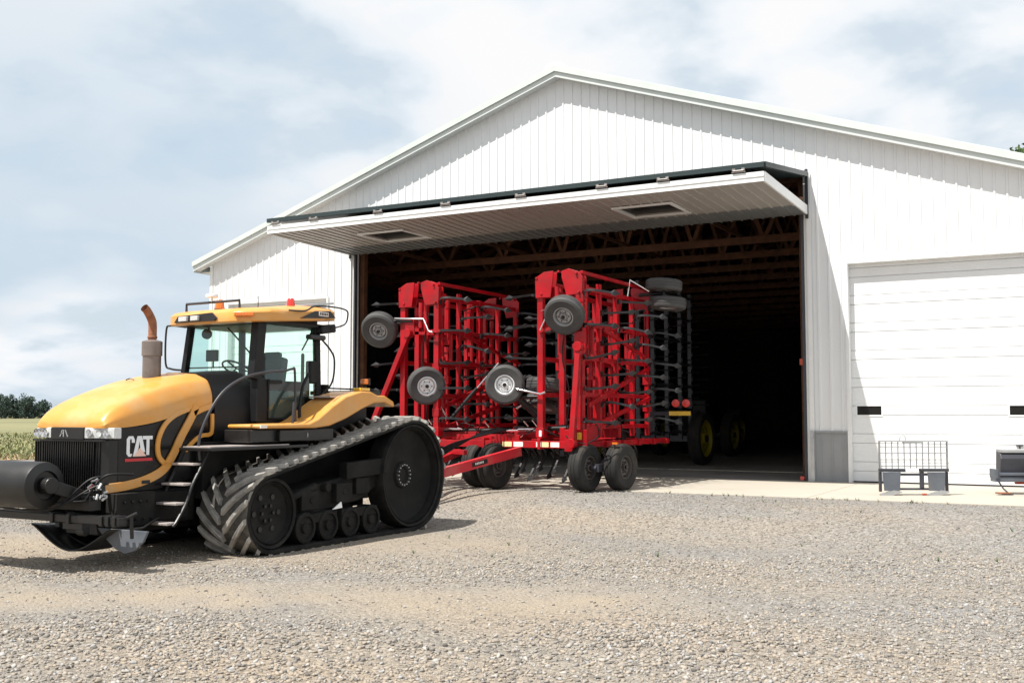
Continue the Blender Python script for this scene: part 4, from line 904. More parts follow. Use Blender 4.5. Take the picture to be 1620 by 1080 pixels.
    for k in range(16):
        q = Vector((XC+.55+rr.random()*.3, -14.36-rr.random()*.12, .34+rr.random()*.32)); d = Vector((rr.uniform(-.5, .5), rr.uniform(-1, 0), rr.uniform(-.6, .6))).normalized()*rr.uniform(.03, .08); h.cyl(q, q+d, rr.uniform(.01, .018), 8)
    h.build('hose_coupler', 'steel', T)
    MB().cyl((XC+.60, -14.42, .60), (XC+.63, -14.47, .57), .022, 8).build('coupler_cap', 'redl', T)
    q = MB(); q.box2((XC+.62, -14.25, .12), (XC+.80, -13.7, .50)); q.box2((XC+.60, -13.68, .15), (XC+.72, -13.1, .48))
    for k in range(9): q.cyl((XC+.80, -14.2+.055*k, .2+.2*(k % 2)), (XC+.83, -14.2+.055*k, .2+.2*(k % 2)), .016, 6)
    q.build('valve_block', 'cast', T, bevel=.01)
    return T
build_tractor()
# ================================================================== FOLDED CULTIVATOR
def make_wheel(name, r, w, rim_r, rimmat, tyremat='tyre', lugs=0):
    o = bpy.data.objects.new(name, None); COL.objects.link(o); o.empty_display_size = .2
    t = MB(); h = w/2
    prof = [(rim_r, -h*.75), (rim_r+.02, -h*.92), (r-.05, -h*1.0), (r-.012, -h*.80), (r, -h*.5), (r, -h*.30), (r-.008, -h*.27), (r-.008, -h*.17), (r, -h*.14), (r, h*.14), (r-.008, h*.17), (r-.008, h*.27), (r, h*.30), (r, h*.5), (r-.012, h*.80), (r-.05, h), (rim_r+.02, h*.92), (rim_r, h*.75)]
    t.lathe(prof, (0, 0, 0), (0, -1, 0), 40)
    if lugs:
        for k in range(lugs):
            a = 2*math.pi*k/lugs
            for s in (1, -1):
                aa = a+(math.pi/lugs if s < 0 else 0); ca, sa = math.cos(aa), math.sin(aa); cb, sb = math.cos(aa+.22), math.sin(aa+.22)
                t.beam((r*ca, s*.02, r*sa), ((r-.01)*cb, s*h*.95, (r-.01)*sb), .035, .05, (ca, 0, sa))
    t.build('tyre', tyremat, o, local=True, smooth=35)
    m = MB(); m.lathe([(rim_r+.005, -h*.8), (rim_r-.01, -h*.8), (rim_r-.025, -h*.55), (rim_r-.03, h*.1), (rim_r*.80, h*.15), (rim_r*.72, h*.50), (rim_r*.50, h*.55), (rim_r*.42, h*.30), (rim_r*.30, h*.30), (rim_r*.30, h*.75), (.001, h*.80)], (0, 0, 0), (0, -1, 0), 36)
    m.lathe([(rim_r+.005, h*.8), (rim_r-.012, h*.84), (rim_r-.025, h*.55), (rim_r-.03, -h*.1)], (0, 0, 0), (0, -1, 0), 36)
    m.lathe([(.001, -h*.8), (rim_r*.35, -h*.8), (rim_r*.35, h*.1), (rim_r*.8, h*.12)], (0, 0, 0), (0, -1, 0), 24)
    ro = m.build('rim', rimmat, o, local=True, smooth=35)
    b = MB()
    for k in range(6):
        a = math.pi/3*k; b.cyl((rim_r*.55*math.cos(a), -h*.50, rim_r*.55*math.sin(a)), (rim_r*.55*math.cos(a), -h*.64, rim_r*.55*math.sin(a)), .012, 6)
    b.cyl((0, -h*.75, 0), (0, -h*1.0, 0), rim_r*.20, 14); b.build('hub', 'black', o, local=True)
    return o
def put(o, parent, loc, face):
    """stand a wheel (axis along its local -y) so that its rim faces `face`"""
    o.parent = parent; o.location = Vector(loc)-origin(parent)
    d = Vector(face).normalized(); o.rotation_mode = 'QUATERNION'; o.rotation_quaternion = d.to_track_quat('-Y', 'Z')
def build_cultivator():
    C = thing('field_cultivator', 'bright red folded field cultivator with tall upright wings in the barn doorway', 'cultivator', (1.0, -4.0, 0))
    Y = [-4.85, -4.05, -3.25, -2.45, -1.65]
    # ---- main frame
    f = MB(); zf = .84
    f.box2((-1.4, -4.95, zf-.075), (3.12, -4.83, zf+.055))
    for y in Y[1:]+[-.9]: f.box2((-1.3, y-.05, zf-.07), (3.2, y+.05, zf+.03))
    for x in (-1.3, -.4, .45, 1.55, 2.4, 3.1): f.box2((x-.05, -4.82, zf-.05), (x+.05, -.85, zf+.045))
    f.box2((.3, -4.8, zf+.05), (1.7, -4.3, zf+.16)); f.beam((-1.2, -4.6, zf+.14), (.6, -4.4, zf+.16), .10, .10); f.beam((1.4, -4.4, zf+.16), (3.0, -4.6, zf+.14), .10, .10)
    f.box2((2.75, -5.0, zf-.13), (3.2, -4.93, zf+.27)); f.box2((2.55, -4.80, zf+.05), (3.1, -4.3, zf+.30)); f.box2((-1.4, -4.9, zf+.05), (-1.0, -4.4, zf+.30))
    for x in (-.9, -.2, 1.0, 2.2): f.box2((x-.03, -4.97, zf-.10), (x+.03, -4.80, zf+.10))
    f.build('main_frame', 'red', C, bevel=.006)
    for x0, x1, m_ in ((1.42, 1.62, 'sticker'), (1.66, 1.86, 'stickerw'), (2.14, 2.24, 'stickerw'), (2.26, 2.40, 'sticker'), (2.44, 2.62, 'stickerw')):
        MB().box2((x0, -4.954, zf-.055), (x1, -4.9505, zf+.035)).build('warning_decal', m_, C)
    # ---- tongue: two legs meeting at the hitch
    for s in (-1, 1):
        t = MB(); t.beam((1.0+s*.80, -4.96, .70), (1.0+s*.06, -8.15, .18), .09, .17); 
        to = t.build('tongue_beam', 'tongue', C, bevel=.006)
        if s > 0:
            p = Vector((1.0+.80, -4.96, .70)); q = Vector((1.06, -8.15, .18)); d = (q-p).normalized()
            MB().beam(p+d*.95+Vector((.047, 0, .0)), p+d*1.35+Vector((.047, 0, 0)), .006, .08).build('name_plate', 'black', to)
            m = MB()
            for k in range(6): c_ = p+d*(1.06+k*.038)+Vector((.052, 0, .004)); m.beam(c_, c_+d*.022, .003, .035)
            m.build('plate_lettering', 'stickerw', to)
    MB().box2((.9, -8.3, .10), (1.1, -8.0, .24)).build('hitch', 'charcoal', C)
    # second shorter drawbar tube seen behind the near leg
    MB().beam((.45, -4.95, .66), (.95, -6.9, .45), .10, .12).beam((-.5, -4.97, .72), (1.0, -5.6, .68), .08, .09).build('draft_tube', 'red', C, bevel=.005)
    # ---- wings: four upright lattice frames, outer ones folded back over the inner ones
    sh = None
    specs = [(2.20, 1, -1, 3.90), (3.02, 1, 1, 3.92), (-.92, -1, -1, 3.90), (-.12, -1, 1, 3.90)]
    for wi, (x, sd, out, zt) in enumerate(specs):
        w = MB(); zb = .95 if wi in (1, 2) else .98
        for i, y in enumerate(Y):
            th = .115 if i == 0 else .085
            z1 = zt-.0 if i == 0 else zt-.06*i
            if wi == 1 and i == 0: z1 = zt
            w.box2((x-th/2, y-th/2, zb), (x+th/2, y+th/2, z1))
        for k, z in enumerate((1.15, 1.75, 2.42, 3.05, 3.72)):
            w.box2((x-.035, Y[0]+.06, z-.04), (x+.035, Y[-1]-.05, z+.04))
            w.box2((x-.065, Y[k % 4]+.1, z-.07), (x+.065, Y[k % 4]+.22, z+.07))
        if out > 0:
            w.beam((x+.05*out, Y[0]+.2, 1.12), (x+.05*out, Y[-1], 1.72), .05, .085); w.beam((x+.05*out, Y[0]+.2, 1.55), (x+.05*out, Y[-1], 2.35), .05, .085)
            w.beam((x+.05*out, Y[0]+.9, 3.0), (x+.05*out, Y[-1]+.1, 2.5), .05, .07)
            for y in Y[1:]: w.cyl((x+.0, y-.3, 2.45), (x+.0, y-.3, 3.0), .035, 10)
        for y in (Y[0], Y[2]): w.box2((x-.08, y-.08, zb-.02), (x+.08, y+.08, zb+.16))
        wo = w.build('wing_frame', 'red', C, bevel=.005)
        # shanks: curved spring steel with a sweep, standing out sideways
        if sh is None:
            s_ = MB(); pth = smooth_path([(0, 0, 0), (.06, .10, 0), (.16, .19, 0), (.30, .17, 0), (.44, .06, 0), (.54, -.04, 0)], 4)
            for i in range(len(pth)-1): s_.beam(pth[i], pth[i+1]+(pth[i+1]-pth[i])*.08, .040, .016, (pth[i+1]-pth[i]).cross(Vector((0, 0, 1))).normalized())
            s_.add([(.50, -.01, 0), (.58, -.05, -.06), (.60, -.05, .06), (.66, -.16, 0), (.57, -.03, 0)], [(0, 1, 3), (0, 3, 2), (1, 4, 3), (4, 2, 3), (0, 4, 1), (0, 2, 4)]); s_.box((.0, 0, 0), (.05, .07, .09)); s_.cyl((.10, .02, 0), (.22, .16, 0), .02, 8)
            sh = s_.build('shank', 'shank', None, smooth=40); first = True
        for i, y in enumerate(Y):
            for k in range(5):
                z = 1.28+k*.58+(.29 if i % 2 else 0)
                if z > zt-.25: continue
                o = sh if first else sh.copy()
                if not first: COL.objects.link(o)
                first = False
                o.parent = wo; o.location = Vector((x+out*.06, y, z))-origin(wo); o.rotation_euler = (random.uniform(-.3, .3), random.uniform(-.10, .10), 0 if out > 0 else math.pi); 
                if out < 0: o.scale = (1, -1, 1)
    # smaller struts, brackets and clamps filling each wing
    rr = random.Random(17)
    for (xa, xb) in ((2.20, 3.02), (-.92, -.12)):
        for k in range(16):
            x = rr.uniform(xa+.12, xb-.12); y = rr.uniform(Y[0]+.1, Y[-1]); z = rr.uniform(1.0, 3.0); L_ = rr.uniform(.35, 1.0)
            b = MB(); b.box2((x-.035, y-.035, z), (x+.035, y+.035, z+L_)); b.cyl((x, y, z+L_), (x, y, z+L_+.16), .05, 10); b.box((x, y, z), (.12, .10, .08)); b.build('strut', 'red', C, bevel=.004)
        for k in range(9):
            x = rr.choice((xa, xb)); y = rr.uniform(Y[0]+.1, Y[-1]-.4); z = rr.uniform(1.0, 3.6); s0 = rr.choice((-1, 1))
            MB().tube(smooth_path([(x, y, z), (x+.25*s0, y+.2, z+.1), (x+.1, y+.6, z+rr.uniform(-.3, .3))], 5), .014, 6).build('wing_hose', 'plastic', C, smooth=60)
        for k in range(14):
            x = rr.choice((xa, xb)); y = rr.choice(Y); z = rr.uniform(1.1, 3.6); MB().box((x, y, z), (.15, .13, .16)).cyl((x-.09, y, z+.05), (x+.09, y, z+.05), .018, 8).cyl((x-.09, y, z-.05), (x+.09, y, z-.05), .018, 8).build('clamp', 'red', C, bevel=.004)
    for k in range(22):
        x = rr.uniform(-1.2, 3.1); y = rr.uniform(-4.7, -1.2); z = rr.uniform(.90, 1.1); MB().box((x, y, z), (rr.uniform(.08, .3), rr.uniform(.06, .3), rr.uniform(.08, .22))).build('frame_bracket', rr.choice(('red', 'red', 'black')), C, bevel=.005)
    # top hinges: pairs of big notched plates
    for (xa, xb, zt) in ((2.20, 3.02, 3.98), (-.92, -.12, 3.95)):
        for y in (Y[0]-.085, Y[0]+.075, Y[-1]):
            p = MB(); xm = (xa+xb)/2
            L_ = [(xa-.07, zt-.42), (xa-.08, zt-.10), (xa-.04, zt-.02), (xa+.10, zt+.06), (xa+.30, zt+.07), (xa+.29, zt-.08), (xa+.24, zt-.42)]
            R_ = [(xb+.06, zt-.38), (xb+.07, zt-.06), (xb-.02, zt+.03), (xb-.22, zt+.10), (xb-.36, zt+.06), (xb-.36, zt-.05), (xb-.26, zt-.40)]
            p.prism(L_, lambda a, b_, d: (a, d, b_), y-.012, y+.012); p.prism(R_, lambda a, b_, d: (a, d, b_), y+.014, y+.036)
            for a, b_ in ((xa-.05, zt-.05), (xa+.05, zt-.35), (xm, zt+.05), (xb-.05, zt-.0), (xb, zt-.35)): p.cyl((a, y-.03, b_), (a, y+.05, b_), .022, 8)
            p.build('hinge_plate', 'red', C, bevel=.004)
        t = MB(); t.box2((xb-.04, Y[0]+.05, zt+.0), (xb+.02, Y[-1], zt+.06)); t.box2((xa+.02, Y[0]+.1, zt-.15), (xa+.08, Y[-1], zt-.09)); t.build('top_rail', 'red', C, bevel=.004)
    # cross members between folded panels, seen as short red ledges
    pieces('fold_linkage', 'red', C, [lambda c: c.beam((2.2, -4.92, 2.93), (2.85, -4.96, 3.06), .06, .06), lambda c: c.beam((-.9, -4.92, 3.02), (-.15, -4.92, 2.98), .06, .06).box2((-.35, -4.935, 3.0), (-.02, -4.86, 3.06)), lambda c: c.box2((2.62, -4.95, 1.2), (2.72, -4.86, 3.3)), lambda c: c.box2((-.6, -4.95, 1.0), (-.5, -4.86, 3.1)), lambda c: c.cyl((-.45, -4.95, 3.1), (-.45, -4.95, 3.6), .045, 12), lambda c: c.cyl((2.6, -4.95, 3.35), (2.58, -4.95, 3.75), .045, 12)])
    # long lift arms
    for a, b_ in (((3.06, -5.02, 2.62), (2.98, -5.16, .86)), ((-.72, -4.98, 3.0), (-1.72, -5.02, .86))):
        l = MB(); l.beam(a, b_, .10, .11, (0, 1, 0)); l.cyl(V(a)+Vector((0, -.09, 0)), V(a)+Vector((0, .09, 0)), .09, 16); l.cyl(V(b_)+Vector((0, -.09, 0)), V(b_)+Vector((0, .09, 0)), .09, 16); l.box(V(a)+Vector((.0, .05, .12)), (.22, .05, .32)); l.build('lift_arm', 'red', C, bevel=.006)
    # hydraulic cylinders
    for a, b_ in (((-1.2, -4.72, 1.12), (.3, -4.66, 1.10)), ((3.0, -4.70, 1.14), (1.6, -4.66, 1.10)), ((-.3, -4.4, 1.06), (2.1, -4.4, 1.08))):
        a = V(a); b_ = V(b_); m = a+(b_-a)*.62; h = MB(); h.cyl(a, m, .045, 16); ho = h.build('hydraulic_cylinder', 'black', C, smooth=40); MB().cyl(m, b_, .022, 12).build('rod', 'chrome', ho, smooth=40)
    for a, b_ in (((2.9, -4.9, 2.05), (3.0, -4.8, 1.5)), ((.1, -4.7, 1.3), (.9, -4.2, 2.4)), ((-.45, -4.9, 2.2), (-.1, -4.5, 1.3)), ((2.0, -4.2, 1.9), (1.2, -4.0, 1.5))):
        h = MB(); a = V(a); b_ = V(b_); m = a+(b_-a)*.55; h.cyl(a, m, .035, 12); ho = h.build('hydraulic_cylinder', 'black', C, smooth=40); MB().cyl(m, b_, .018, 10).build('rod', 'chrome', ho, smooth=40)
    # hoses
    rr = random.Random(5); h = MB()
    for k in range(5):
        h.tube(smooth_path([(1.0+.03*k, -8.3, .55+.02*k), (1.02+.02*k, -7.6, .72), (1.08, -6.8, .62+.03*k), (1.05, -6.0, .80+.02*k), (1.1+.05*k, -5.3, 1.02), (1.2+.08*k, -4.8, 1.12)], 6), .016, 6)
    for k in range(14):
        x0 = rr.uniform(-1.2, 2.9); x1 = x0+rr.uniform(-.8, .8); y = rr.uniform(-4.8, -4.2)
        h.tube(smooth_path([(x0, y, 1.0), ((x0+x1)/2, y-.12, 1.05+rr.uniform(-.1, .3)), (x1, y, .98)], 6), .011, 6)
    h.tube(smooth_path([(3.1, -5.0, 1.25), (3.35, -4.95, 1.22), (3.42, -4.95, 1.0), (3.2, -5.0, .86)], 6), .012, 6); h.tube(smooth_path([(2.8, -5.05, 1.0), (2.95, -5.1, .9), (3.2, -5.08, .86)], 6), .012, 6)
    for s in (-.35, 2.75): h.tube(smooth_path([(s, -4.95, 1.0), (s+.1, -5.0, 1.8), (s-.05, -4.98, 2.5), (s+.1, -4.95, 3.4)], 6), .011, 6)
    h.build('hydraulic_hose', 'plastic', C, smooth=60)
    for k in range(9): x = rr.uniform(-.9, 2.9); z = rr.uniform(.95, 1.2); MB().tube([(x, -4.9, z), (x+rr.uniform(-.08, .08), -4.95, z+rr.uniform(.03, .12))], .012, 6).build('pipe_fitting', 'chrome', C)
    
    MB().box2((2.22, -4.99, .98), (2.27, -4.97, 1.09)).build('tag', 'logowhite', C)
    MB().box2((3.02, -5.03, .93), (3.10, -5.00, 1.06)).build('amber_reflector', 'ambery', C)
    MB().box2((3.52, -4.6, .84), (3.62, -4.55, .88)).build('side_marker', 'amber', C)
    # ---- frame shanks hanging under the main frame
    n = 0
    for y in Y:
        for k in range(6):
            x = -.9+k*.72+(.36 if round(y*10) % 2 else 0)
            o = sh.copy(); COL.objects.link(o); o.name = 'tine'; o.parent = C; o.location = Vector((x, y, .76))-origin(C); o.rotation_euler = (0, math.pi/2, 0); o.scale = (.95, 1, 1); n += 1
    # ---- wheels
    tw = make_wheel('transport_wheel', .43, .28, .21, 'rimmud', 'tyredark', 0); put(tw, C, (3.10, -4.86, .42), (1, -.12, 0))
    for loc in ((3.56, -4.30, .42), (.78, -4.75, .42), (1.28, -5.0, .42), (-1.3, -4.86, .42), (-1.7, -4.3, .42)):
        w = copy_tree(tw); put(w, C, loc, (1, -.12, 0))
    for x0 in (3.33, 1.03, -1.5):
        a = MB(); a.beam((x0, -4.86, .42), (x0, -4.30, .42), .08, .14); a.cyl((x0-.22, -4.86, .42), (x0, -4.86, .42), .04, 10); a.cyl((x0, -4.30, .42), (x0+.22, -4.30, .42), .04, 10); a.beam((x0, -4.58, .42), (x0, -4.0, .80), .10, .12)
        a.build('axle_beam', 'charcoal', C)
    gw = make_wheel('gauge_wheel', .375, .24, .185, 'rimwhite'); put(gw, C, (-.28, -5.0, 1.95), (.50, -.55, -.12))
    gl = [((1.50, -5.0, 1.95), (.45, -.95, -.10), 0), ((-1.42, -5.0, 3.10), (.30, -1, -.55), 1), ((2.82, -5.12, 3.20), (.15, -1, -.60), 1), ((3.55, -2.0, 4.02), (.05, .05, 1), 1), ((3.60, -1.9, 3.66), (.05, .05, 1), 1), ((1.95, -4.2, 1.95), (.05, .1, 1), 1), ((1.6, -3.6, 1.6), (.1, .3, 1), 1)]
    for loc, face, shaded in gl:
        w = copy_tree(gw); put(w, C, loc, face)
        if shaded:
            for ch in w.children:
                if ch.name.startswith('rim'): ch.data = ch.data.copy(); ch.data.materials[0] = M['rimdull']  # darker rim colour stands in for shade on these wheels
    for pts_, r_ in (([(-1.45, -4.95, 3.28), (-.65, -4.95, 3.24)], .03), ([(-1.45, -4.95, 3.28), (-1.42, -5.0, 3.10)], .03), ([(2.55, -4.95, 3.3), (2.8, -4.98, 3.28), (2.82, -5.08, 3.20)], .03), ([(3.0, -2.0, 3.85), (3.5, -2.0, 3.86)], .035), ([(3.55, -2.0, 3.66), (3.55, -2.0, 4.02)], .035), ([(1.5, -4.9, 1.95), (1.55, -4.85, 1.7), (2.2, -4.8, 1.72)], .035), ([(-.28, -4.9, 1.95), (-.4, -4.8, 1.7), (-.1, -4.8, 1.6)], .03), ([(1.5, -4.7, 1.8), (1.9, -4.3, 1.3), (1.9, -4.2, .9)], .07)): MB().tube(pts_, r_, 8).build('gauge_arm', 'black', C, smooth=50)
    for pts_, r_ in (([(-1.05, -5.0, 3.31), (-.35, -5.0, 3.27), (-.22, -5.02, 3.02), (-.12, -5.02, 3.0)], .018), ([(1.75, -5.0, 1.86), (2.25, -4.98, 1.76), (2.35, -4.98, 1.80)], .022), ([(2.28, -5.0, 3.30), (2.48, -5.0, 3.38), (2.25, -5.0, 2.95)], .014), ([(3.0, -2.6, 3.75), (3.05, -2.6, 4.1), (3.3, -2.2, 3.9)], .018)): MB().tube(pts_, r_, 8).build('chrome_link', 'chrome', C, smooth=50)
    # rear light board
    l = MB().box2((2.75, -.82, 1.0), (2.80, -.78, 1.6)).box2((2.72, -.80, 1.36), (3.35, -.76, 1.44)); lo = l.build('light_bar', 'charcoal', C)
    for x in (2.95, 3.18): MB().lathe([(.001, 0), (.085, 0), (.085, .03), (.001, .045)], (x+.4, -.84, 1.62), (.2, -1, 0), 20).build('tail_lamp', 'redl', lo, smooth=40)
    MB().box2((3.2, -.86, 1.36), (3.68, -.84, 1.45)).build('reflector_strip', 'ambery', lo)
    return C
build_cultivator()

# ================================================================== DARK IMPLEMENT DEEPER IN THE BARN
def build_planter():
    P = thing('folded_planter', 'dark folded implement with yellow wheels standing in the shade behind the red cultivator', 'planter', (.2, 4.0, 0))
    f = MB()
    for x in (-1.6, 1.15):
        for y in (2.4, 3.4, 4.4, 5.4, 6.2):
            f.box2((x-.05, y-.05, .7), (x+.05, y+.05, 4.75))
        for z in np.arange(.9, 4.8, .62): f.box2((x-.03, 2.4, z-.03), (x+.03, 6.2, z+.03))
    for y in (2.4, 4.0, 6.2): f.box2((-1.7, y-.08, .62), (1.25, y+.08, .78))
    f.beam((-.1, 2.3, .7), (-.1, .6, .45), .12, .14)
    f.build('frame', 'charcoal', P)
    s = None; n = 0
    t = MB(); pth = smooth_path([(0, 0, 0), (.12, .10, 0), (.30, .10, 0), (.50, -.02, 0)], 3); t.tube(pth, .017, 6); t.box((-.0, 0, 0), (.06, .08, .10))
    s = t.build('shank', 'shank', None)
    for i, y in enumerate((2.4, 3.4, 4.4, 5.4, 6.2)):
        for k in range(11):
            z = .95+k*.35+(.17 if i % 2 else 0); o = s if n == 0 else s.copy()
            if n: COL.objects.link(o)
            n += 1; o.parent = P; o.location = Vector((1.20, y, z))-origin(P)
    for loc in ((1.62, 5.75, .72), (-1.6, 5.75, .72)):
        if loc[0] > 0: w = pw = make_wheel('planter_wheel', .72, .34, .50, 'jdy', 'tyredark')
        else: w = copy_tree(pw)
        put(w, P, loc, (1, 0, 0))
    return P
build_planter()
def build_wagon():
    W = thing('parked_tractor', 'black looking tractor with yellow wheel centres parked deepest in the barn', 'tractor', (.0, 12.5, 0))
    b = MB().box2((-1.3, 11.2, .7), (-.6, 13.6, 1.3)).box2((-1.5, 13.0, .9), (-.7, 14.6, 1.9)); b.build('body', 'cast', W, bevel=.05)
    b = MB().box2((-1.45, 12.97, 1.4), (-.75, 12.99, 1.85)); b.build('windscreen', 'darkglass', W)
    a = make_wheel('front_wheel', .70, .32, .46, 'jdy', 'tyredark'); put(a, W, (.55, 11.7, .70), (1, 0, 0)); c = copy_tree(a); put(c, W, (-1.9, 11.7, .70), (-1, 0, 0))
    for y_, z_ in ((11.7, .70), (14.2, .8)): MB().cyl((-1.8, y_, z_), (.2, y_, z_), .08, 12).build('axle', 'black', W)
    a = make_wheel('rear_wheel', .80, .45, .42, 'jdy', 'tyredark'); put(a, W, (-.05, 14.2, .80), (1, 0, 0)); c = copy_tree(a); put(c, W, (-1.85, 14.2, .80), (-1, 0, 0))
build_wagon()
# ================================================================== ATTACHMENTS BY THE OVERHEAD DOOR
def build_pallet_frame():
    ang = math.atan2(.59, 1.04); P = thing('pallet_fork_frame', 'grey loader fork frame with a wire mesh back standing by the garage door', 'fork frame', (7.97, -3.32, 0), ang)
    W_ = 1.19
    g = MB()
    for k in range(12): x = .012+k*(W_-.024)/11; g.box2((x-.009, .0, .46), (x+.009, .012, .92))
    for z in (.50, .61, .72, .83): g.box2((.0, -.013, z-.008), (W_, -.001, z+.008))
    g.box2((0, -.02, .915), (W_, .03, .935)); g.box2((.42, -.025, .895), (.76, .035, .914)); g.box2((0, -.02, .44), (.02, .03, .914)); g.box2((W_-.02, -.02, .44), (W_, .03, .914))
    g.build('mesh_guard', 'steel', P, local=True)
    f = MB(); f.box2((0, -.04, .405), (.44, .06, .455)); f.box2((.70, -.04, .405), (W_, .06, .455)); f.box2((.34, -.02, .335), (.86, .05, .375)); f.box2((.30, -.02, .09), (.90, .04, .125)); f.box2((.0, .0, .06), (.04, .06, .40)); f.box2((W_-.04, 0, .06), (W_, .06, .40)); f.box2((.70, -.03, .126), (.76, .04, .404))
    f.build('frame', 'charcoal', P, local=True, bevel=.005)
    for x0 in (.06, .83):
        MB().prism([(x0, .08), (x0+.27, .08), (x0+.29, .40), (x0-.02, .40)], lambda a, b, d: (a, d+.0, b), -.055, -.035).build('attach_plate', 'skidgrey', P, local=True, bevel=.004)
    for x0 in (.0, .82):
        q = MB(); q.prism([(x0, .0), (x0, .02), (x0+.22, .09), (x0+.36, .07), (x0+.36, .05), (x0+.2, .0)], lambda a, b, d: (a, d, b), -.06, .02); q.build('lower_lip', 'steel', P, local=True)
    for x0 in (.20, .72): MB().cyl((x0, -.03, .018), (x0+.07, -.03, .018), .018, 10).build('pin', 'redrust', P, local=True)
    t = MB(); t.tube(smooth_path([(.36, .02, .93), (.38, .02, 1.0), (.43, .02, 1.03), (.47, .02, .98), (.46, .02, .93)], 4), .008, 6); t.build('hose_hook', 'steel', P, local=True)
build_pallet_frame()
def build_tiller():
    T = thing('rotary_tiller', 'small dark loader attachment with a red tine rotor, at the right edge of the picture', 'attachment', (9.66, -2.1, 0), R(24))
    b = MB(); b.prism([(.10, .30), (.06, .62), (.10, .70), (.30, .74), (.34, .30)], lambda a, c, d: (d, a-.1, c), .12, 1.55); b.build('hood', 'charcoal', T, local=True, bevel=.012)
    MB().prism([(.0, .0), (0, .05), (.28, .06), (.28, 0)], lambda a, c, d: (d, a-.02, c+.72), .14, 1.50).build('top_plate', 'steel', T, local=True, bevel=.005)
    f = MB(); f.box2((0, -.12, .33), (1.6, -.06, .38)); f.box2((0, -.10, .22), (1.6, .16, .30)); f.box2((0, -.14, .28), (.04, .2, .44)); f.build('front_bar', 'skidgrey', T, local=True, bevel=.006)
    f = MB(); f.tube([(.06, -.04, .24), (.13, -.10, .10), (.20, -.16, .02)], .014, 8); f.box((.17, -.16, .015), (.16, .12, .02)); f.build('stand', 'charcoal', T, local=True)
    MB().box((.10, -.16, .035), (.22, .14, .02)).build('foot_block', 'rust', T, local=True)
    r = MB(); r.cyl((.40, .10, .22), (1.5, .10, .22), .05, 12)
    for k in range(14):
        x = .42+k*.08; a = k*1.1; c, s = math.cos(a), math.sin(a); r.tube([(x, .10, .22), (x, .10+.14*c, .22+.14*s), (x+.05, .10+.18*c, .22+.18*s)], .014, 6)
    r.build('tine_rotor', 'redrust', T, local=True)
    w = make_wheel('depth_wheel', .22, .14, .11, 'rimdull'); w.parent = T; w.location = (.60, -.22, .22); w.rotation_euler = (0, 0, R(80))
build_tiller()

# ================================================================== FAR THINGS
def leaf_mat(name, col, var=.35):
    m = bpy.data.materials.new(name); m.use_nodes = True; nt = m.node_tree; b = nt.nodes['Principled BSDF']; b.inputs['Roughness'].default_value = .7
    g = nt.nodes.new('ShaderNodeNewGeometry'); r = nt.nodes.new('ShaderNodeMix'); r.data_type = 'RGBA'; nt.links.new(g.outputs['Random Per Island'], r.inputs[0])
    r.inputs[6].default_value = tuple(c*(1-var) for c in col)+(1,); r.inputs[7].default_value = tuple(c*(1+var) for c in col)+(1,); nt.links.new(r.outputs[2], b.inputs['Base Color']); return m
M['leaf'] = leaf_mat('leaf', (.055, .10, .022)); M['leaf_hazed'] = leaf_mat('leaf_hazed', (.050, .080, .066)); M['bark'] = mat('bark', (.10, .075, .055), .9, var=.3)  # far leaves tinted bluish, distance haze put into the colour
def crown_mesh(rad, n, size, seed):
    r = np.random.default_rng(seed); nc = 26
    cc = r.normal(size=(nc, 3)); cc /= np.linalg.norm(cc, axis=1)[:, None]; cc *= (r.random(nc)**.5)[:, None]*np.array(rad)*.78
    cr = np.array(rad).mean()*(.22+.22*r.random(nc))
    b = MB()
    for i in range(n):
        k = r.integers(nc); d = r.normal(size=3); d /= np.linalg.norm(d); p = cc[k]+d*cr[k]*(r.random()**.4)
        a = r.normal(size=3); a /= np.linalg.norm(a); c = np.cross(a, r.normal(size=3)); c /= np.linalg.norm(c); s = size*(.6+.8*r.random())
        q = [p-a*s, p+c*s*.5, p+a*s, p-c*s*.5]; b.add([tuple(x) for x in q], [(0, 1, 2, 3)])
    return b
def tree(name, label, loc, rad, h, n, size, seed, m, group=None):
    T = thing(name, label, 'tree', loc, 0, group)
    b = crown_mesh(rad, n, size, seed); o = b.build('crown', m, T, local=True); o.location = (0, 0, h)
    t = MB(); t.tube([(0, 0, -.3), (.1, .05, h*.4), (0, .1, h*.8), (.1, 0, h)], [rad[0]*.09, rad[0]*.07, rad[0]*.045, .05], 10)
    rr = random.Random(seed)
    for k in range(8):
        a = rr.uniform(0, 6.28); z = h*rr.uniform(.45, .8); e = (math.cos(a)*rad[0]*.6, math.sin(a)*rad[1]*.6, z+rad[2]*rr.uniform(.2, .6)); t.tube([(0, .05, z), (e[0]*.5, e[1]*.5, (z+e[2])/2+.2), e], [rad[0]*.035, rad[0]*.025, .03], 6)
    t.build('trunk', 'bark', T, local=True)
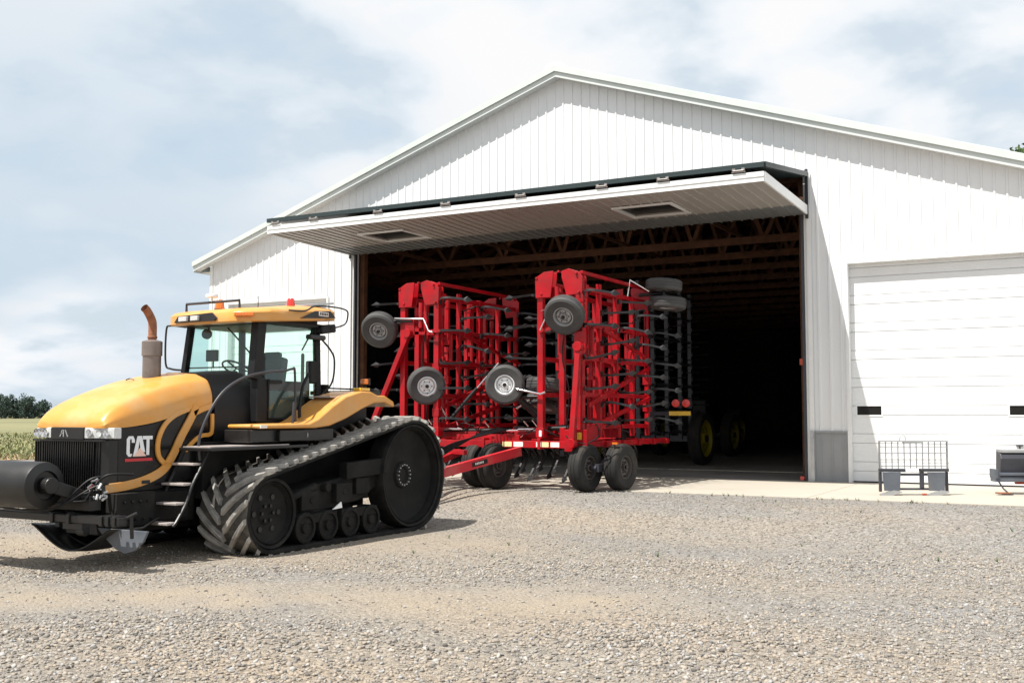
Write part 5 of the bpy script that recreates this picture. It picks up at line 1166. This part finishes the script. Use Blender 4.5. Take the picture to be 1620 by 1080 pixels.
# direction helper: far things laid out by bearing and distance from the yard
def far(deg, dist): a = R(deg); return (11.5+dist*math.sin(a), -22.7+dist*math.cos(a))
x, y = far(-3.1, 66); tree('broadleaf_tree', 'green broadleaf tree whose top shows over the barn roof at the right', (x, y, -.33), (3.4, 3.4, 3.0), 14.5, 9000, .16, 4, 'leaf')
rr = random.Random(21)
for k in range(22):
    deg = -(50.6+k*.205+rr.uniform(-.05, .05))-2.1; dist = 430+rr.uniform(-25, 25); x, y = far(deg, dist); hh = 6.0+k*.25+rr.uniform(-.8, 1.4)
    lab = {0: 'dark rounded tree at the right end of the distant tree line', 21: 'tallest dark tree in the distant tree line, at the left picture edge'}.get(k, 'dark blue-green tree in the middle of the distant tree line')
    tree('distant_tree', lab, (x, y, -.33), (2.6+rr.uniform(0, 1.6), 2.6, hh*.62), hh*.48, 2000, .34, 30+k, 'leaf_hazed', 'trees in the distant tree line')
x, y = far(-50.2, 330); tree('lone_tree', 'small round tree just above the front of the tractor hood', (x, y, -.33), (3.2, 3.0, 2.6), 4.6, 1600, .30, 90, 'leaf_hazed')
def farmhouse():
    x, y = far(-51.35, 400); H = thing('farmhouse', 'tiny pale farmhouse with a dark roof beside the distant tree line', 'house', (x, y, -.33), R(50))
    MB().box2((-5, -4, 0), (5, 4, 2.6)).build('wall', 'white', H, local=True)
    MB().prism([(-4.5, 2.6), (4.5, 2.6), (0, 4.6)], lambda a, b, d: (d, a, b), -5.4, 5.4).build('roof', 'charcoal', H, local=True)
    for a in (-3, 2): MB().box2((a, -4.05, 1), (a+1, -4.0, 2)).build('window', 'darkglass', H, local=True)
farmhouse()
def weeds():
    b = MB(); r = random.Random(8)
    for i in range(9000):
        deg = -(50+r.random()*7.5); dist = 36+70*r.random()**1.6
        x, y = far(deg, dist); h = r.uniform(.05, .16)*(2.0 if r.random() < .06 else 1); a = r.uniform(0, 6.28); w = .03+.03*r.random(); dx, dy = math.cos(a)*w, math.sin(a)*w; lx, ly = r.uniform(-.12, .12), r.uniform(-.12, .12)
        if x > -24 and y < 12: continue
        b.add([(x-dx, y-dy, -.32), (x+dx, y+dy, -.32), (x+lx, y+ly, -.32+h)], [(0, 1, 2)])
    o = b.build('field_weeds', leaf_mat('dry_weed', (.14, .15, .055), .5)); tag(o, 'green and straw coloured weeds at the edge of the field', 'weeds', kind='stuff')
weeds()
def yard_bits():
    r = random.Random(31); b = MB()
    for k in range(46):                                   # grass sprouting along the apron edge and the yard
        x, y = (r.uniform(3, 11), -4.46-r.random()*.12) if k < 24 else (r.uniform(3, 13), r.uniform(-12, -5))
        z = float(gheight(np.array([x]), np.array([y]))[0])
        for i in range(9):
            a = r.uniform(0, 6.28); l = r.uniform(.02, .07); dx, dy = math.cos(a)*.006, math.sin(a)*.006
            b.add([(x-dy, y+dx, z), (x+dy, y-dx, z), (x+math.cos(a)*l*.7, y+math.sin(a)*l*.7, z+l)], [(0, 1, 2)])
    tag(b.build('yard_grass', 'leaf', None), 'tiny green tufts of grass along the concrete edge', 'grass', kind='stuff')
yard_bits()
